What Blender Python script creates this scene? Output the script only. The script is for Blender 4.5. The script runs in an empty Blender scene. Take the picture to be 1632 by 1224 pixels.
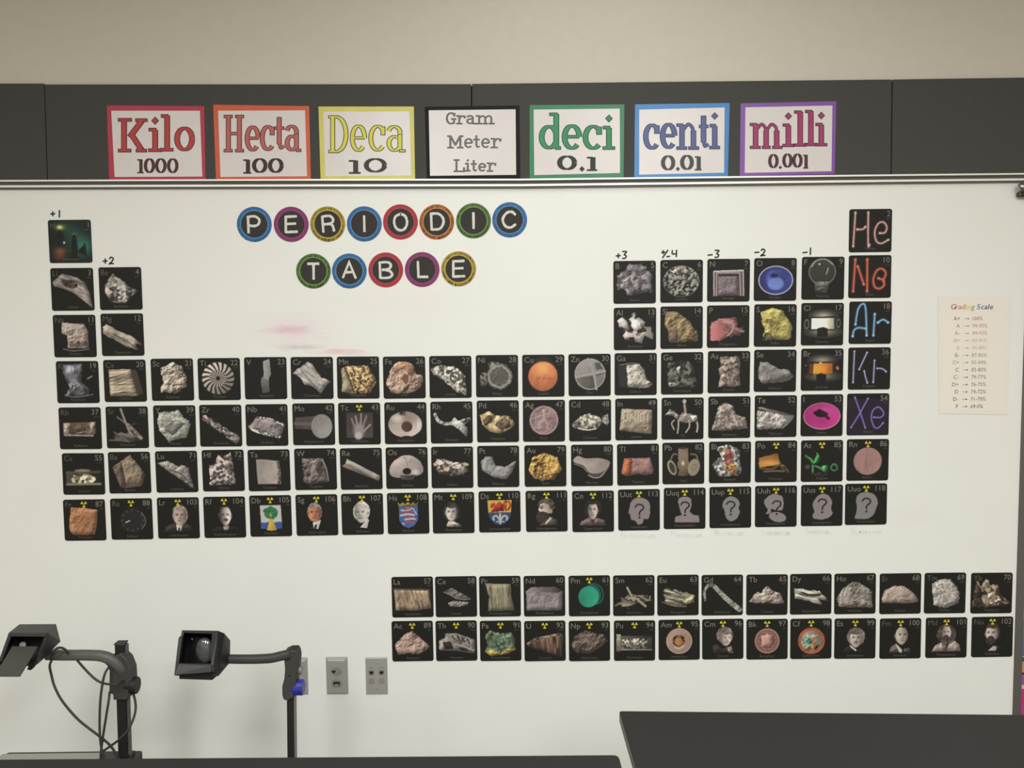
import bpy, bmesh, math, random
import numpy as np
from mathutils import Vector, Matrix

# ------------------------------------------------------------------ camera, world, lights, exposure
W_PX, H_PX, F_PX = 1632.0, 1224.0, 1330.0
TILT, ROLL = math.radians(4.03), 0.0125
CAM = Vector((0.0, -2.507, 1.60))
_X = Vector((1, 0, 0))
FWD = Vector((0, math.cos(TILT), -math.sin(TILT)))
_U0 = Vector((0, math.sin(TILT), math.cos(TILT)))
RGT = _X * math.cos(ROLL) - _U0 * math.sin(ROLL)
UPV = _U0 * math.cos(ROLL) + _X * math.sin(ROLL)
SC = bpy.context.scene
COL = SC.collection
cam_data = bpy.data.cameras.new('camera')
cam_data.sensor_fit = 'HORIZONTAL'
cam_data.sensor_width = 36.0
cam_data.lens = 36.0 * F_PX / W_PX
cam_data.clip_start = 0.02
cam = bpy.data.objects.new('camera', cam_data)
COL.objects.link(cam)
m3 = Matrix((RGT, UPV, -FWD)).transposed()
cam.matrix_world = Matrix.Translation(CAM) @ m3.to_4x4()
SC.camera = cam

world = bpy.data.worlds.new('world')
world.use_nodes = True
world.node_tree.nodes['Background'].inputs[0].default_value = (0.9, 0.92, 1.0, 1)
world.node_tree.nodes['Background'].inputs[1].default_value = 0.02
SC.world = world

def area(name, loc, sx, sy, power, color=(0.965, 0.98, 0.99)):
    d = bpy.data.lights.new(name, 'AREA')
    d.shape = 'RECTANGLE'; d.size = sx; d.size_y = sy; d.energy = power; d.color = color
    o = bpy.data.objects.new(name, d)
    o.location = loc
    COL.objects.link(o)
    return o
CEIL = 2.95
for lx, ly, pw in ((0.25, -1.2, 16.5), (-0.65, -3.3, 72), (1.0, -3.3, 78), (-0.65, -4.7, 66), (1.0, -4.7, 66), (-2.3, -3.3, 34), (2.4, -3.3, 20)):
    area('ceiling_troffer', (lx, ly, CEIL - 0.02), 0.6, 1.2, pw)

SC.view_settings.view_transform = 'Standard'
SC.view_settings.look = 'None'
SC.view_settings.gamma = 1
SC.view_settings.use_curve_mapping = False
SC.view_settings.exposure = 0.0
SC.cycles.use_denoising = True
SC.cycles.max_bounces = 6

# ------------------------------------------------------------------ helpers
def ray(px, py):
    return FWD + RGT * ((px - W_PX / 2) / F_PX) - UPV * ((py - H_PX / 2) / F_PX)
def at(px, py, Y):
    d = ray(px, py)
    return CAM + d * ((Y - CAM.y) / d.y)
def atz(px, py, z):
    d = ray(px, py)
    return CAM + d * ((z - CAM.z) / d.z)

def s2l(c):
    c = np.asarray(c, dtype=float)
    return np.where(c <= 0.04045, c / 12.92, ((c + 0.055) / 1.055) ** 2.4)
def hexc(h):
    return np.array([int(h[i:i + 2], 16) / 255.0 for i in (0, 2, 4)])
def lin(h):
    return tuple(s2l(hexc(h))) + (1.0,)

_M = {}
def mat(name, color, rough=0.6, metal=0.0, spec=0.28, noise=0.0, nscale=40.0, bump=0.0, bscale=120.0, coat=0.0, stretch=None, k=0.86):
    if name in _M:
        return _M[name]
    m = bpy.data.materials.new(name); m.use_nodes = True
    nt = m.node_tree; b = nt.nodes['Principled BSDF']
    b.inputs['Roughness'].default_value = rough
    b.inputs['Metallic'].default_value = metal
    b.inputs['Specular IOR Level'].default_value = spec
    b.inputs['Coat Weight'].default_value = coat
    c = lin(color) if isinstance(color, str) else tuple(color)
    c = tuple(q * k for q in c[:3]) + (1.0,)
    b.inputs['Base Color'].default_value = c
    tc = nt.nodes.new('ShaderNodeTexCoord')
    src = tc.outputs['Object']
    if stretch:
        mp = nt.nodes.new('ShaderNodeMapping'); mp.inputs['Scale'].default_value = stretch
        nt.links.new(src, mp.inputs['Vector']); src = mp.outputs['Vector']
    if noise:
        n = nt.nodes.new('ShaderNodeTexNoise'); n.inputs['Scale'].default_value = nscale; n.inputs['Detail'].default_value = 4
        nt.links.new(src, n.inputs['Vector'])
        r = nt.nodes.new('ShaderNodeValToRGB')
        r.color_ramp.elements[0].position = 0.3; r.color_ramp.elements[1].position = 0.7
        r.color_ramp.elements[0].color = tuple(max(0, x * (1 - noise)) for x in c[:3]) + (1,)
        r.color_ramp.elements[1].color = tuple(min(1, x * (1 + noise)) for x in c[:3]) + (1,)
        nt.links.new(n.outputs['Fac'], r.inputs['Fac']); nt.links.new(r.outputs['Color'], b.inputs['Base Color'])
    if bump:
        n2 = nt.nodes.new('ShaderNodeTexNoise'); n2.inputs['Scale'].default_value = bscale; n2.inputs['Detail'].default_value = 3
        nt.links.new(src, n2.inputs['Vector'])
        bp = nt.nodes.new('ShaderNodeBump'); bp.inputs['Strength'].default_value = bump; bp.inputs['Distance'].default_value = 0.002
        nt.links.new(n2.outputs['Fac'], bp.inputs['Height']); nt.links.new(bp.outputs['Normal'], b.inputs['Normal'])
    _M[name] = m
    return m

def link(name, me, m=None, parent=None, loc=None, rot=None):
    o = bpy.data.objects.new(name, me)
    if m is not None and me is not None:
        for mm in (m if isinstance(m, (list, tuple)) else [m]):
            me.materials.append(mm)
    COL.objects.link(o)
    if loc is not None: o.location = loc
    if rot is not None: o.rotation_euler = rot
    if parent is not None: o.parent = parent
    return o
def tag(o, label, cat, group=None):
    o['label'] = label; o['category'] = cat
    if group: o['group'] = group
    return o
def struct(name, me, m):
    o = link(name, me, m); o['kind'] = 'structure'; return o
def empty(name, loc):
    o = bpy.data.objects.new(name, None); o.empty_display_size = 0.05
    COL.objects.link(o); o.location = loc
    return o

class MB:
    """Collects vertices and faces of ONE mesh."""
    def __init__(s): s.v = []; s.f = []; s.mi = []
    def add(s, vs, fs, mi=0):
        k = len(s.v); s.v += [tuple(p) for p in vs]
        s.f += [tuple(k + i for i in f) for f in fs]; s.mi += [mi] * len(fs)
        return s
    def box(s, a, b, mi=0):
        (x0, y0, z0), (x1, y1, z1) = a, b
        return s.add([(x0, y0, z0), (x1, y0, z0), (x1, y1, z0), (x0, y1, z0), (x0, y0, z1), (x1, y0, z1), (x1, y1, z1), (x0, y1, z1)],
                     [(0, 3, 2, 1), (4, 5, 6, 7), (0, 1, 5, 4), (1, 2, 6, 5), (2, 3, 7, 6), (3, 0, 4, 7)], mi)
    def prism(s, pts, vec, mi=0):
        """closed solid: polygon pts (3-D, planar) swept along vec"""
        n = len(pts); p = [Vector(q) for q in pts]; vec = Vector(vec)
        nrm = Vector((0, 0, 0))
        for i in range(n): nrm += p[i].cross(p[(i + 1) % n])
        if nrm.dot(vec) > 0: p.reverse()
        return s.add(p + [q + vec for q in p], [tuple(range(n)), tuple(range(2 * n - 1, n - 1, -1))] +
                     [(i, i + n, (i + 1) % n + n, (i + 1) % n) for i in range(n)], mi)
    def loft(s, A, B, mi=0):
        """closed solid between two rings with equal counts"""
        n = len(A)
        return s.add(list(A) + list(B), [tuple(range(n)), tuple(range(2 * n - 1, n - 1, -1))] +
                     [(i, i + n, (i + 1) % n + n, (i + 1) % n) for i in range(n)], mi)
    def tube(s, pts, r, seg=10, mi=0, caps=True, sq=None):
        pts = [Vector(p) for p in pts]; rings = []
        n = len(pts)
        rad = r if isinstance(r, (list, tuple)) else [r] * n
        prev = None
        for i, p in enumerate(pts):
            t = (pts[min(i + 1, n - 1)] - pts[max(i - 1, 0)]).normalized()
            if prev is None:
                ref = Vector((0, 0, 1)) if abs(t.z) < 0.9 else Vector((0, 1, 0))
                u = t.cross(ref).normalized()
            else:
                u = (prev - t * prev.dot(t)).normalized()
            prev = u; w = t.cross(u)
            ring = []
            for k in range(seg):
                a = 2 * math.pi * (k + 0.5) / seg
                ca, sa = math.cos(a), math.sin(a)
                if sq:
                    g = 1.0 / max(abs(ca), abs(sa)); g = 1 + (g - 1) * sq
                    ca *= g; sa *= g
                ring.append(p + u * (ca * rad[i]) + w * (sa * rad[i]))
            rings.append(ring)
        k = len(s.v)
        for rg in rings: s.v += [tuple(q) for q in rg]
        for i in range(n - 1):
            for j in range(seg):
                a = k + i * seg + j; b = k + i * seg + (j + 1) % seg
                s.f.append((a, b, b + seg, a + seg)); s.mi.append(mi)
        if caps:
            s.f.append(tuple(k + j for j in range(seg - 1, -1, -1))); s.mi.append(mi)
            s.f.append(tuple(k + (n - 1) * seg + j for j in range(seg))); s.mi.append(mi)
        return s
    def mesh(s, name, smooth=False, bevel=0.0, bseg=2):
        me = bpy.data.meshes.new(name)
        me.from_pydata(s.v, [], s.f)
        for p, mi in zip(me.polygons, s.mi): p.material_index = mi
        bm = bmesh.new(); bm.from_mesh(me)
        bmesh.ops.recalc_face_normals(bm, faces=bm.faces)
        if bevel:
            es = [e for e in bm.edges if len(e.link_faces) == 2 and e.calc_face_angle(0) > 0.5]
            bmesh.ops.bevel(bm, geom=es, offset=bevel, segments=bseg, affect='EDGES', profile=0.5)
        bm.to_mesh(me); bm.free()
        if smooth:
            for p in me.polygons: p.use_smooth = True
        me.update()
        return me

def catmull(pts, n=6, closed=False):
    P = [Vector(p) for p in pts]; out = []; L = len(P)
    rng = range(L) if closed else range(L - 1)
    for i in rng:
        if closed: a, b, c, d = P[(i - 1) % L], P[i], P[(i + 1) % L], P[(i + 2) % L]
        else: a, b, c, d = P[max(i - 1, 0)], P[i], P[i + 1], P[min(i + 2, L - 1)]
        for k in range(n):
            t = k / n
            out.append(0.5 * ((2 * b) + (c - a) * t + (2 * a - 5 * b + 4 * c - d) * t * t + (3 * b - a - 3 * c + d) * t ** 3))
    if not closed: out.append(P[-1])
    return out

def ribbon(mb, pts, w, y, mi=0, cap=True, taper=None):
    """flat stroke in a local x-z plane at depth y; pts are (x, z); w full width"""
    n = len(pts)
    P = [Vector((p[0], p[1])) for p in pts]
    L, R = [], []
    for i in range(n):
        a = P[max(i - 1, 0)]; b = P[i]; c = P[min(i + 1, n - 1)]
        d1 = (b - a); d2 = (c - b)
        if d1.length < 1e-9: d1 = d2
        if d2.length < 1e-9: d2 = d1
        d1 = d1.normalized(); d2 = d2.normalized()
        t = (d1 + d2); t = t.normalized() if t.length > 1e-6 else d2
        nn = Vector((-t.y, t.x))
        k = 1.0 / max(0.5, nn.dot(Vector((-d2.y, d2.x))))
        ww = (w if taper is None else taper[i]) / 2 * k
        L.append(b + nn * ww); R.append(b - nn * ww)
    if cap:
        e = (P[0] - P[1]).normalized() * (w * 0.5 if taper is None else taper[0] * 0.5) * 0.6
        L[0] += e * 0.6; R[0] += e * 0.6
        e = (P[-1] - P[-2]).normalized() * (w * 0.5 if taper is None else taper[-1] * 0.5) * 0.6
        L[-1] += e * 0.6; R[-1] += e * 0.6
    vs = [(p.x, y, p.y) for p in L] + [(p.x, y, p.y) for p in R]
    fs = [(i, n + i, n + i + 1, i + 1) for i in range(n - 1)]
    mb.add(vs, fs, mi)

# ---- lettering with the built-in font: every string becomes flat mesh data once
_TXT = {}
def text_data(s):
    if s in _TXT: return _TXT[s]
    cu = bpy.data.curves.new('t', 'FONT'); cu.body = s; cu.size = 1.0; cu.resolution_u = 3
    ob = bpy.data.objects.new('t', cu)
    me = bpy.data.meshes.new_from_object(ob)
    v = np.array([p.co[:2] for p in me.vertices]).reshape(-1, 2)
    f = [tuple(p.vertices) for p in me.polygons]
    bpy.data.objects.remove(ob); bpy.data.curves.remove(cu); bpy.data.meshes.remove(me)
    _TXT[s] = (v, f)
    return _TXT[s]
CAPH = None
def put_text(mb, s, x, z, cap, y, align='L', mi=0, xs=1.0, slant=0.0, rot=0.0):
    """x,z: baseline anchor in the local plane; cap: capital height"""
    global CAPH
    if CAPH is None:
        v, _ = text_data('H'); CAPH = v[:, 1].max()
    v, f = text_data(s)
    if not len(v): return
    k = cap / CAPH
    X = v[:, 0] * k * xs + v[:, 1] * k * slant; Z = v[:, 1] * k
    if align == 'R': X = X - X.max()
    elif align == 'C': X = X - (X.max() + X.min()) / 2
    else: X = X - X.min()
    c, s_ = math.cos(rot), math.sin(rot)
    mb.add([(x + a * c - b * s_, y, z + a * s_ + b * c) for a, b in zip(X, Z)], f, mi)

def pts_of(s):
    return [tuple(float(q) for q in p.split()) for p in s.split(',')]

# ------------------------------------------------------------------ the setting
BY = -0.012                                   # front plane of the board and the tack panels
ROOM_L, ROOM_R, ROOM_B = -3.4, 3.4, -7.0
paint = mat('beige_paint', 'bfb8ab', k=1, rough=0.85, spec=0.2, noise=0.02, nscale=30, bump=0.06, bscale=220)
mb = MB().box((ROOM_L - .1, 0, -0.1), (ROOM_R + .1, 0.12, CEIL + .1)); struct('wall_front', mb.mesh('wall_front'), paint)
mb = MB().box((ROOM_L - .1, ROOM_B - .12, -0.1), (ROOM_R + .1, ROOM_B, CEIL + .1)); struct('wall_rear', mb.mesh('wall_rear'), paint)
mb = MB().box((ROOM_L - .12, ROOM_B, -0.1), (ROOM_L, 0, CEIL + .1)); struct('wall_left', mb.mesh('wall_left'), paint)
mb = MB().box((ROOM_R, ROOM_B, -0.1), (ROOM_R + .12, 0, CEIL + .1)); struct('wall_right', mb.mesh('wall_right'), paint)
mb = MB().box((ROOM_L, ROOM_B, -0.1), (ROOM_R, 0, 0)); struct('floor', mb.mesh('floor'), mat('floor_tile', '8f897c', k=1, rough=0.5, noise=.08, nscale=3))
mb = MB().box((ROOM_L, ROOM_B, CEIL), (ROOM_R, 0, CEIL + .1)); struct('ceiling', mb.mesh('ceiling'), mat('ceiling_tile', 'd2cfc6', k=1, rough=0.9, noise=.04, nscale=60))

grey_panel = mat('grey_tack_fabric', '4c4b48', rough=0.9, spec=0.1, noise=0.07, nscale=260, bump=0.15, bscale=500)
alu = mat('brushed_aluminium', 'e0ddd6', k=1, rough=0.38, metal=0.3, noise=0.04, nscale=30, stretch=(1, 30, 30))
alu_dull = mat('dull_aluminium', '6e6b65', rough=0.5, metal=0.5, noise=0.04, nscale=30, stretch=(30, 30, 1))
dark_seam = mat('dark_recess', '161614', rough=0.9)

# whiteboard with smudges that have a shape of their own
def board_mat():
    m = mat('white_porcelain', 'dadad3', k=1, rough=0.42, spec=0.35, noise=0.012, nscale=5)
    nt = m.node_tree; b = nt.nodes['Principled BSDF']
    base = b.inputs['Base Color'].links[0].from_socket
    geo = nt.nodes.new('ShaderNodeNewGeometry')
    def blob(px, py, rx, ry, col, k, nsc, prev, ang=0.0):
        c = at(px, py, BY)
        mp = nt.nodes.new('ShaderNodeMapping'); mp.vector_type = 'TEXTURE'
        mp.inputs['Location'].default_value = c; mp.inputs['Rotation'].default_value = (0, ang, 0)
        mp.inputs['Scale'].default_value = (rx * .00192, 1, ry * .00192)
        nt.links.new(geo.outputs['Position'], mp.inputs['Vector'])
        ln = nt.nodes.new('ShaderNodeVectorMath'); ln.operation = 'LENGTH'
        nt.links.new(mp.outputs['Vector'], ln.inputs[0])
        nz = nt.nodes.new('ShaderNodeTexNoise'); nz.inputs['Scale'].default_value = nsc; nz.inputs['Detail'].default_value = 5
        st = nt.nodes.new('ShaderNodeMapping'); st.inputs['Scale'].default_value = (1, 1, 5)
        nt.links.new(geo.outputs['Position'], st.inputs['Vector']); nt.links.new(st.outputs['Vector'], nz.inputs['Vector'])
        ad = nt.nodes.new('ShaderNodeMath'); ad.operation = 'MULTIPLY_ADD'
        nt.links.new(nz.outputs['Fac'], ad.inputs[0]); ad.inputs[1].default_value = 1.1; nt.links.new(ln.outputs['Value'], ad.inputs[2])
        mr = nt.nodes.new('ShaderNodeMapRange'); mr.inputs['From Min'].default_value = 1.45; mr.inputs['From Max'].default_value = 0.55
        mr.inputs['To Min'].default_value = 0; mr.inputs['To Max'].default_value = k
        nt.links.new(ad.outputs['Value'], mr.inputs['Value'])
        mx = nt.nodes.new('ShaderNodeMixRGB'); mx.inputs['Color2'].default_value = lin(col)
        nt.links.new(mr.outputs['Result'], mx.inputs['Fac']); nt.links.new(prev, mx.inputs['Color1'])
        return mx.outputs['Color']
    s = base
    s = blob(470, 528, 85, 40, 'd9bcc4', .45, 16, s)
    s = blob(462, 525, 50, 10, 'cc98ac', .62, 22, s)
    s = blob(540, 561, 60, 7, 'cf9db0', .75, 22, s, .03)
    s = blob(480, 553, 55, 7, 'b7a9ad', .6, 40, s)
    s = blob(1450, 820, 60, 30, 'cfcdc4', .25, 14, s)
    s = blob(640, 480, 160, 26, 'd6d2cc', .35, 12, s)
    nt.links.new(s, b.inputs['Base Color'])
    return m
TRIM = [(1626.5, 640), (1620.8, 840), (1613.2, 1137)]
pa, pb = at(1629.5, 560, BY), at(1613.2, 1137, BY)
bx1 = pb.x                                   # right edge of the white sheet
rail_l = at(0, 296, BY).z
zt = at(816, 296, BY).z
wb = empty('whiteboard', (0, 0, 0))
xs = [-140, 0, 200, 490, 830, 1200, 1420, 1632, 1800]
yt = [288.5, 288.0, 287.2, 286.4, 286.0, 281.6, 279.0, 276.8, 275.0]
top_e = [at(x, y + 9.5, BY) for x, y in zip(xs, yt)]
top_e = [(-2.9, BY, top_e[0].z)] + [tuple(p) for p in top_e if p.x < pb.x] + [(pb.x, BY, top_e[-2].z)]
mb = MB().prism([(-2.9, BY, .22), (pb.x, BY, .22)] + top_e[::-1], (0, -BY - .0005, 0))
o = link('writing_surface', mb.mesh('writing_surface'), board_mat(), wb)
mb = MB().box((pb.x, BY - .006, 0.2), (pb.x + .0235, -0.0005, at(1632, 298, BY).z))
link('side_trim', mb.mesh('side_trim', bevel=.002), alu_dull, wb)
mb = MB().box((-2.9, BY - .05, 0.185), (pb.x + .0235, -0.0005, 0.219))
link('marker_tray', mb.mesh('marker_tray', bevel=.003), alu_dull, wb)
tag(wb, 'long glossy white marker board filling the wall below the grey tack panels', 'whiteboard')

# grey tack panels above the board, seams at the measured places
def zq(px, py): p = at(px, py, BY); return (p.x, p.z)
tops = [(-140, 133), (70, 133), (70.5, 134.5), (751, 133.8), (752, 133.5), (1422, 126.5), (1423, 126.5), (1800, 121)]
bots = [(-140, 290), (75, 290), (75.6, 290), (751, 288), (752, 288), (1420, 280.5), (1421, 280.5), (1800, 276)]
tl = ['grey fabric tack panel at the far left, cut off by the picture edge', 'grey fabric tack panel behind the three warm-coloured Kilo, Hecta, Deca posters',
      'grey fabric tack panel behind the green, blue and purple posters', 'grey fabric tack panel at the far right with nothing pinned on it']
for i in range(4):
    (ax, az), (bx, bz) = zq(*tops[2 * i]), zq(*tops[2 * i + 1])
    (dx, dz), (cx, cz) = zq(*bots[2 * i]), zq(*bots[2 * i + 1])
    g = .0006
    P4 = [(dx + g, BY, dz - .009), (cx - g, BY, cz - .009), (bx - g, BY, bz), (ax + g, BY, az)]
    mb = MB().prism(P4, (0, -BY - .0037, 0))
    tp = link('tack_panel', mb.mesh('tack_panel', bevel=.0012, bseg=1), grey_panel)
    tag(tp, tl[i], 'tack panel', 'grey tack panels along the wall')
    if i:
        mb = MB().prism([(dx - .004, -.0036, dz), (dx + .004, -.0036, dz), (ax + .004, -.0036, az - .004), (ax - .004, -.0036, az - .004)], (0, .0028, 0))
        link('seam_backing', mb.mesh('seam_backing'), dark_seam, tp)

# map rail between panels and board: two bright aluminium lips and a grey cork strip, following the slight sag of the real one
def strip(name, off0, off1, y_front, m, par, y_back=-0.0125):
    mb = MB(); A = []
    for x, y in zip(xs, yt):
        p = at(x, y + off0, BY); q = at(x, y + off1, BY)
        A.append([(p.x, y_back, p.z), (p.x, y_front, p.z), (q.x, y_front, q.z), (q.x, y_back, q.z)])
    n = len(A); k = []
    for r in A: mb.v += r
    for i in range(n - 1):
        for j in range(4):
            a = i * 4 + j; b = i * 4 + (j + 1) % 4
            mb.f.append((a, b, b + 4, a + 4)); mb.mi.append(0)
    mb.f += [(0, 1, 2, 3), ((n - 1) * 4 + 3, (n - 1) * 4 + 2, (n - 1) * 4 + 1, (n - 1) * 4)]; mb.mi += [0, 0]
    return link(name, mb.mesh(name, bevel=0), m, par)
rail = empty('map_rail', at(816, 290, BY))
def rl(o): o.matrix_parent_inverse = Matrix.Translation(-rail.location); return o
rl(strip('top_lip', 0, 2.6, -.024, alu, rail)); rl(strip('cork_strip', 2.7, 8.6, -.0165, mat('grey_cork', '5b5b55', rough=.9, noise=.06, nscale=200), rail))
rl(strip('bottom_lip', 8.7, 12.0, -.026, alu, rail)); rl(strip('lip_shadow_strip', 12.1, 14.2, -.020, mat('lip_shadow_grey', '6a6862', rough=.5, metal=.4), rail))  # last strip is darker, painting the shadow below the bottom lip
tag(rail, 'slim aluminium display rail with a grey strip running above the whiteboard', 'rail')

# chrome map hook clipped on the rail at the right picture edge
hp = at(1629, 299, -.03)
hk = empty('map_hook', hp)
chrome = mat('chrome', 'b8b4aa', rough=.18, metal=1.0)
mb = MB(); n = 14
ball = []
for i in range(9):
    a = math.pi * i / 8
    ball.append((math.cos(a), math.sin(a)))
prof = MB().tube([(0.004 * 0, 0, -.0125 * c) for c, s in ball], [max(.0002, .0125 * s) for c, s in ball], 18)
link('ball', prof.mesh('ball', smooth=True), chrome, hk, loc=(-0.004, -.006, 0.001))
mb = MB().box((-.011, -.006, -.027), (.024, .012, -.012)); link('clip_jaw', mb.mesh('clip_jaw', bevel=.004), mat('dark_metal', '4a463c', rough=.35, metal=.8), hk)
mb = MB().box((.010, -.010, -.014), (.024, .013, .016)); link('clip_body', mb.mesh('clip_body', bevel=.003), chrome, hk)
tag(hk, 'chrome ball map hook clipped under the rail at the right edge', 'hook')

# classroom poster hanging on the wall right of the board trim
p0, p1 = at(1627.2, 985, -.004), at(1627.2, 1165, -.004)
x0 = pb.x + .0250
ps = empty('wall_poster', (x0, -.001, p1.z))
Hh = p0.z - p1.z
mb = MB().box((0, -.002, 0), (.42, 0, Hh)); link('sheet', mb.mesh('sheet'), mat('poster_white', 'cfcac4', rough=.5), ps)
def band(nm, y0, y1, col, d=.0026):
    a = at(1628, y1, -.004).z - p1.z; b = at(1628, y0, -.004).z - p1.z
    mb = MB().box((0, -d, max(a, .001)), (.42, -.0021, b)); link(nm, mb.mesh(nm), mat('ink_' + col, col, rough=.45, noise=.08, nscale=14), ps)
for r in ((986, 1012, '4f8f9a'), (1012, 1034, '4a7fb0'), (1034, 1046, '5a6aa8'), (1047.5, 1055, '5c4a72'), (1056, 1072, 'c69a62'), (1072, 1075, '2c2a2c'), (1075, 1092, '9a5a98'), (1098, 1164, 'bb3f7c')):
    band('printed_band', *r)
tag(ps, 'colourful banded poster hung on the wall right of the board trim', 'poster')

# writing on the board: black marker charges over the columns, faded green names below the last row
INKY = BY - .0004
marker = mat('black_marker', '33312d', rough=.6)
def px_strokes(name, strokes, w, m, par, label=None):
    """strokes are lists of pixel points on the board plane"""
    mb = MB()
    for i, st in enumerate(strokes):
        P = [at(x, y, INKY) for x, y in st]
        P = [(p.x, p.z) for p in P]
        if len(P) > 2: P = [(q.x, q.y) for q in catmull([(x, z, 0) for x, z in P], 5)]
        ribbon(mb, P, w, INKY - .00005 * i)
    o = link(name, mb.mesh(name), m, par)
    if label: o['label'] = label
    return o
def plus(x, y, r=3.6): return [[(x - r, y + .3), (x + r, y - .3)], [(x, y - r), (x + .3, y + r)]]
def minus(x, y, r=3.6): return [[(x - r, y + .4), (x + r, y - .4)]]
def one(x, y): return [[(x + .3, y - 5.5), (x, y + 5.5)]]
def two(x, y): return [[(x - 3, y - 3), (x - .5, y - 5.6), (x + 3, y - 3.5), (x + .5, y + 1.5), (x - 3.2, y + 5), (x, y + 4.4), (x + 3.6, y + 4.6)]]
def three(x, y): return [[(x - 3, y - 5.5), (x + 2, y - 5.7), (x + 3.4, y - 4.6), (x, y - .6), (x + 3, y + 1.6), (x + 1.5, y + 5), (x - 3.2, y + 5.4)]]
def four(x, y): return [[(x - 3.4, y - 5), (x - 3.6, y + .6), (x + 3.4, y + 0)], [(x + 3, y - 5.6), (x + 2.6, y + 5.4)]]
for s, lab in ((plus(84, 340.8) + one(94.5, 340.8), '+1 written above the H magnet'), (plus(167.5, 416) + two(177.5, 415.6), '+2 written above the Be magnet'),
          (plus(985.3, 407.6) + three(995, 406.4), '+3 written above the B magnet'),
          (plus(1057, 402, 3) + [[(1056, 411), (1064.5, 398.5)]] + minus(1065, 408.8, 2.6) + four(1075.2, 404), '+/-4 written above the C magnet'),
          (minus(1131.8, 406.3) + three(1142.4, 404.6), '-3 written above the N magnet'),
          (minus(1206.3, 402.2) + two(1216, 402.6), '-2 written above the O magnet'), (minus(1283, 402.4) + one(1291.5, 400.4), '-1 written above the F magnet')):
    px_strokes('marker_writing', s, .0044, marker, wb, lab)
HW = {'N': '0 1,0 0,.9 1,.9 0', 'i': '.2 .45,.2 1', 'h': '0 0,0 1|0 .6,.4 .45,.6 .7,.6 1', 'o': '.3 .45,0 .7,.3 1,.6 .7,.3 .45', 'n': '0 .45,0 1|0 .65,.4 .45,.6 .7,.6 1',
      'u': '0 .45,.1 .95,.5 .9,.6 .45|.6 .45,.65 1', 'm': '0 .45,0 1|0 .6,.3 .45,.4 1|.4 .6,.7 .45,.85 1', 'F': '0 0,0 1|0 0,.7 0|0 .45,.5 .45', 'l': '.1 0,.1 1',
      'e': '0 .7,.6 .7,.4 .45,0 .7,.2 1,.6 .95', 'r': '0 .45,0 1|0 .65,.25 .45,.5 .5', 'v': '0 .45,.3 1,.6 .45', 'M': '0 1,0 0,.45 .7,.9 0,.9 1', 's': '.5 .5,.1 .5,.5 .8,.1 1',
      'c': '.55 .5,.1 .6,.1 .95,.6 .95', 'L': '0 0,0 1,.7 1', 'T': '0 0,.9 0|.45 0,.45 1', 'O': '.4 0,0 .5,.4 1,.8 .5,.4 0', 'g': '.5 .5,.1 .6,.2 .95,.5 .8,.5 1.3,.1 1.3', 'a': '.5 .5,.1 .7,.2 1,.5 .9,.55 .5,.6 1'}
faded = mat('faded_green_marker', 'c6d0be', k=1, rough=.6)
for word, px, py, dy, w_ in (('Nihonium', 991, 848, .0, 54), ('Flerovium', 1070, 847, 0, 50), ('Moscovium', 1139, 844, -.01, 46), ('Livermorium', 1215, 843.5, 0, 44), ('Tennessine', 1284, 841.5, 0, 38), ('Oganesson', 1357, 841.5, 0, 50)):
    k = w_ / len(word); st = []
    for i, ch in enumerate(word):
        for part in HW[ch].split('|'):
            st.append([(px + i * k + x * k * .85, py + y * 9.5) for x, y in pts_of(part)])
    px_strokes('faded_writing', st, .0016, faded, wb, 'faded green handwritten ' + word)
# ------------------------------------------------------------------ wall plates
steel = mat('brushed_steel_plate', 'b3b1a9', rough=.38, metal=.4, noise=.05, nscale=60, stretch=(30, 1, 1))
jack_grey = mat('grey_jack_plastic', '86837a', rough=.5); hole_black = mat('black_opening', '1c1b17', rough=.7)
def plate(x0, y0, x1, y1, bevx, bevt, depth, label):
    a, b = at(x0, y0, BY), at(x1, y1, BY); cx, cz = (a.x + b.x) / 2, (a.z + b.z) / 2
    w, h = (b.x - a.x) / 2, (a.z - b.z) / 2
    t = empty('wall_plate', (cx, BY, cz))
    mb = MB().loft([(-w, 0, -h), (w, 0, -h), (w, 0, h), (-w, 0, h)], [(-w + bevx, -depth, -h + bevt), (w - bevx, -depth, -h + bevt), (w - bevx, -depth, h - bevt), (-w + bevx, -depth, h - bevt)])
    link('cover', mb.mesh('cover', bevel=.0006, bseg=1), steel, t)
    tag(t, label, 'wall plate', 'steel wall plates under the periodic table')
    U = 2 * w / 428.0                                  # metres per zoomed pixel of the plate drawing
    return t, U, depth
def disc(mb, x, z, rx, rz, y0, y1, n=20, sq=0):
    P = []
    for i in range(n):
        a = 2 * math.pi * i / n; ca, sa = math.cos(a), math.sin(a)
        P.append((x + rx * ca, y0, z + rz * max(-.86, min(.86, sa))))
    mb.prism(P, (0, y1 - y0, 0))
def screw(t, x, z, d):
    mb = MB(); disc(mb, x, z, .0032, .0036, -d, -d - .0011, 12)
    o = link('screw', mb.mesh('screw', bevel=.0004, bseg=1), steel, t)
    mb = MB().box((x - .0026, -d - .0013, z - .0004), (x + .0026, -d - .0011, z + .0004)); link('slot', mb.mesh('slot'), hole_black, o)
def trap(mb, x, z, w, h, y):
    mb.prism([(x - w, y, z + h), (x - w, y, z + h * .1), (x - w * .35, y, z - h), (x + w * .35, y, z - h), (x + w, y, z + h * .1), (x + w, y, z + h)], (0, -.0004, 0))
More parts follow.
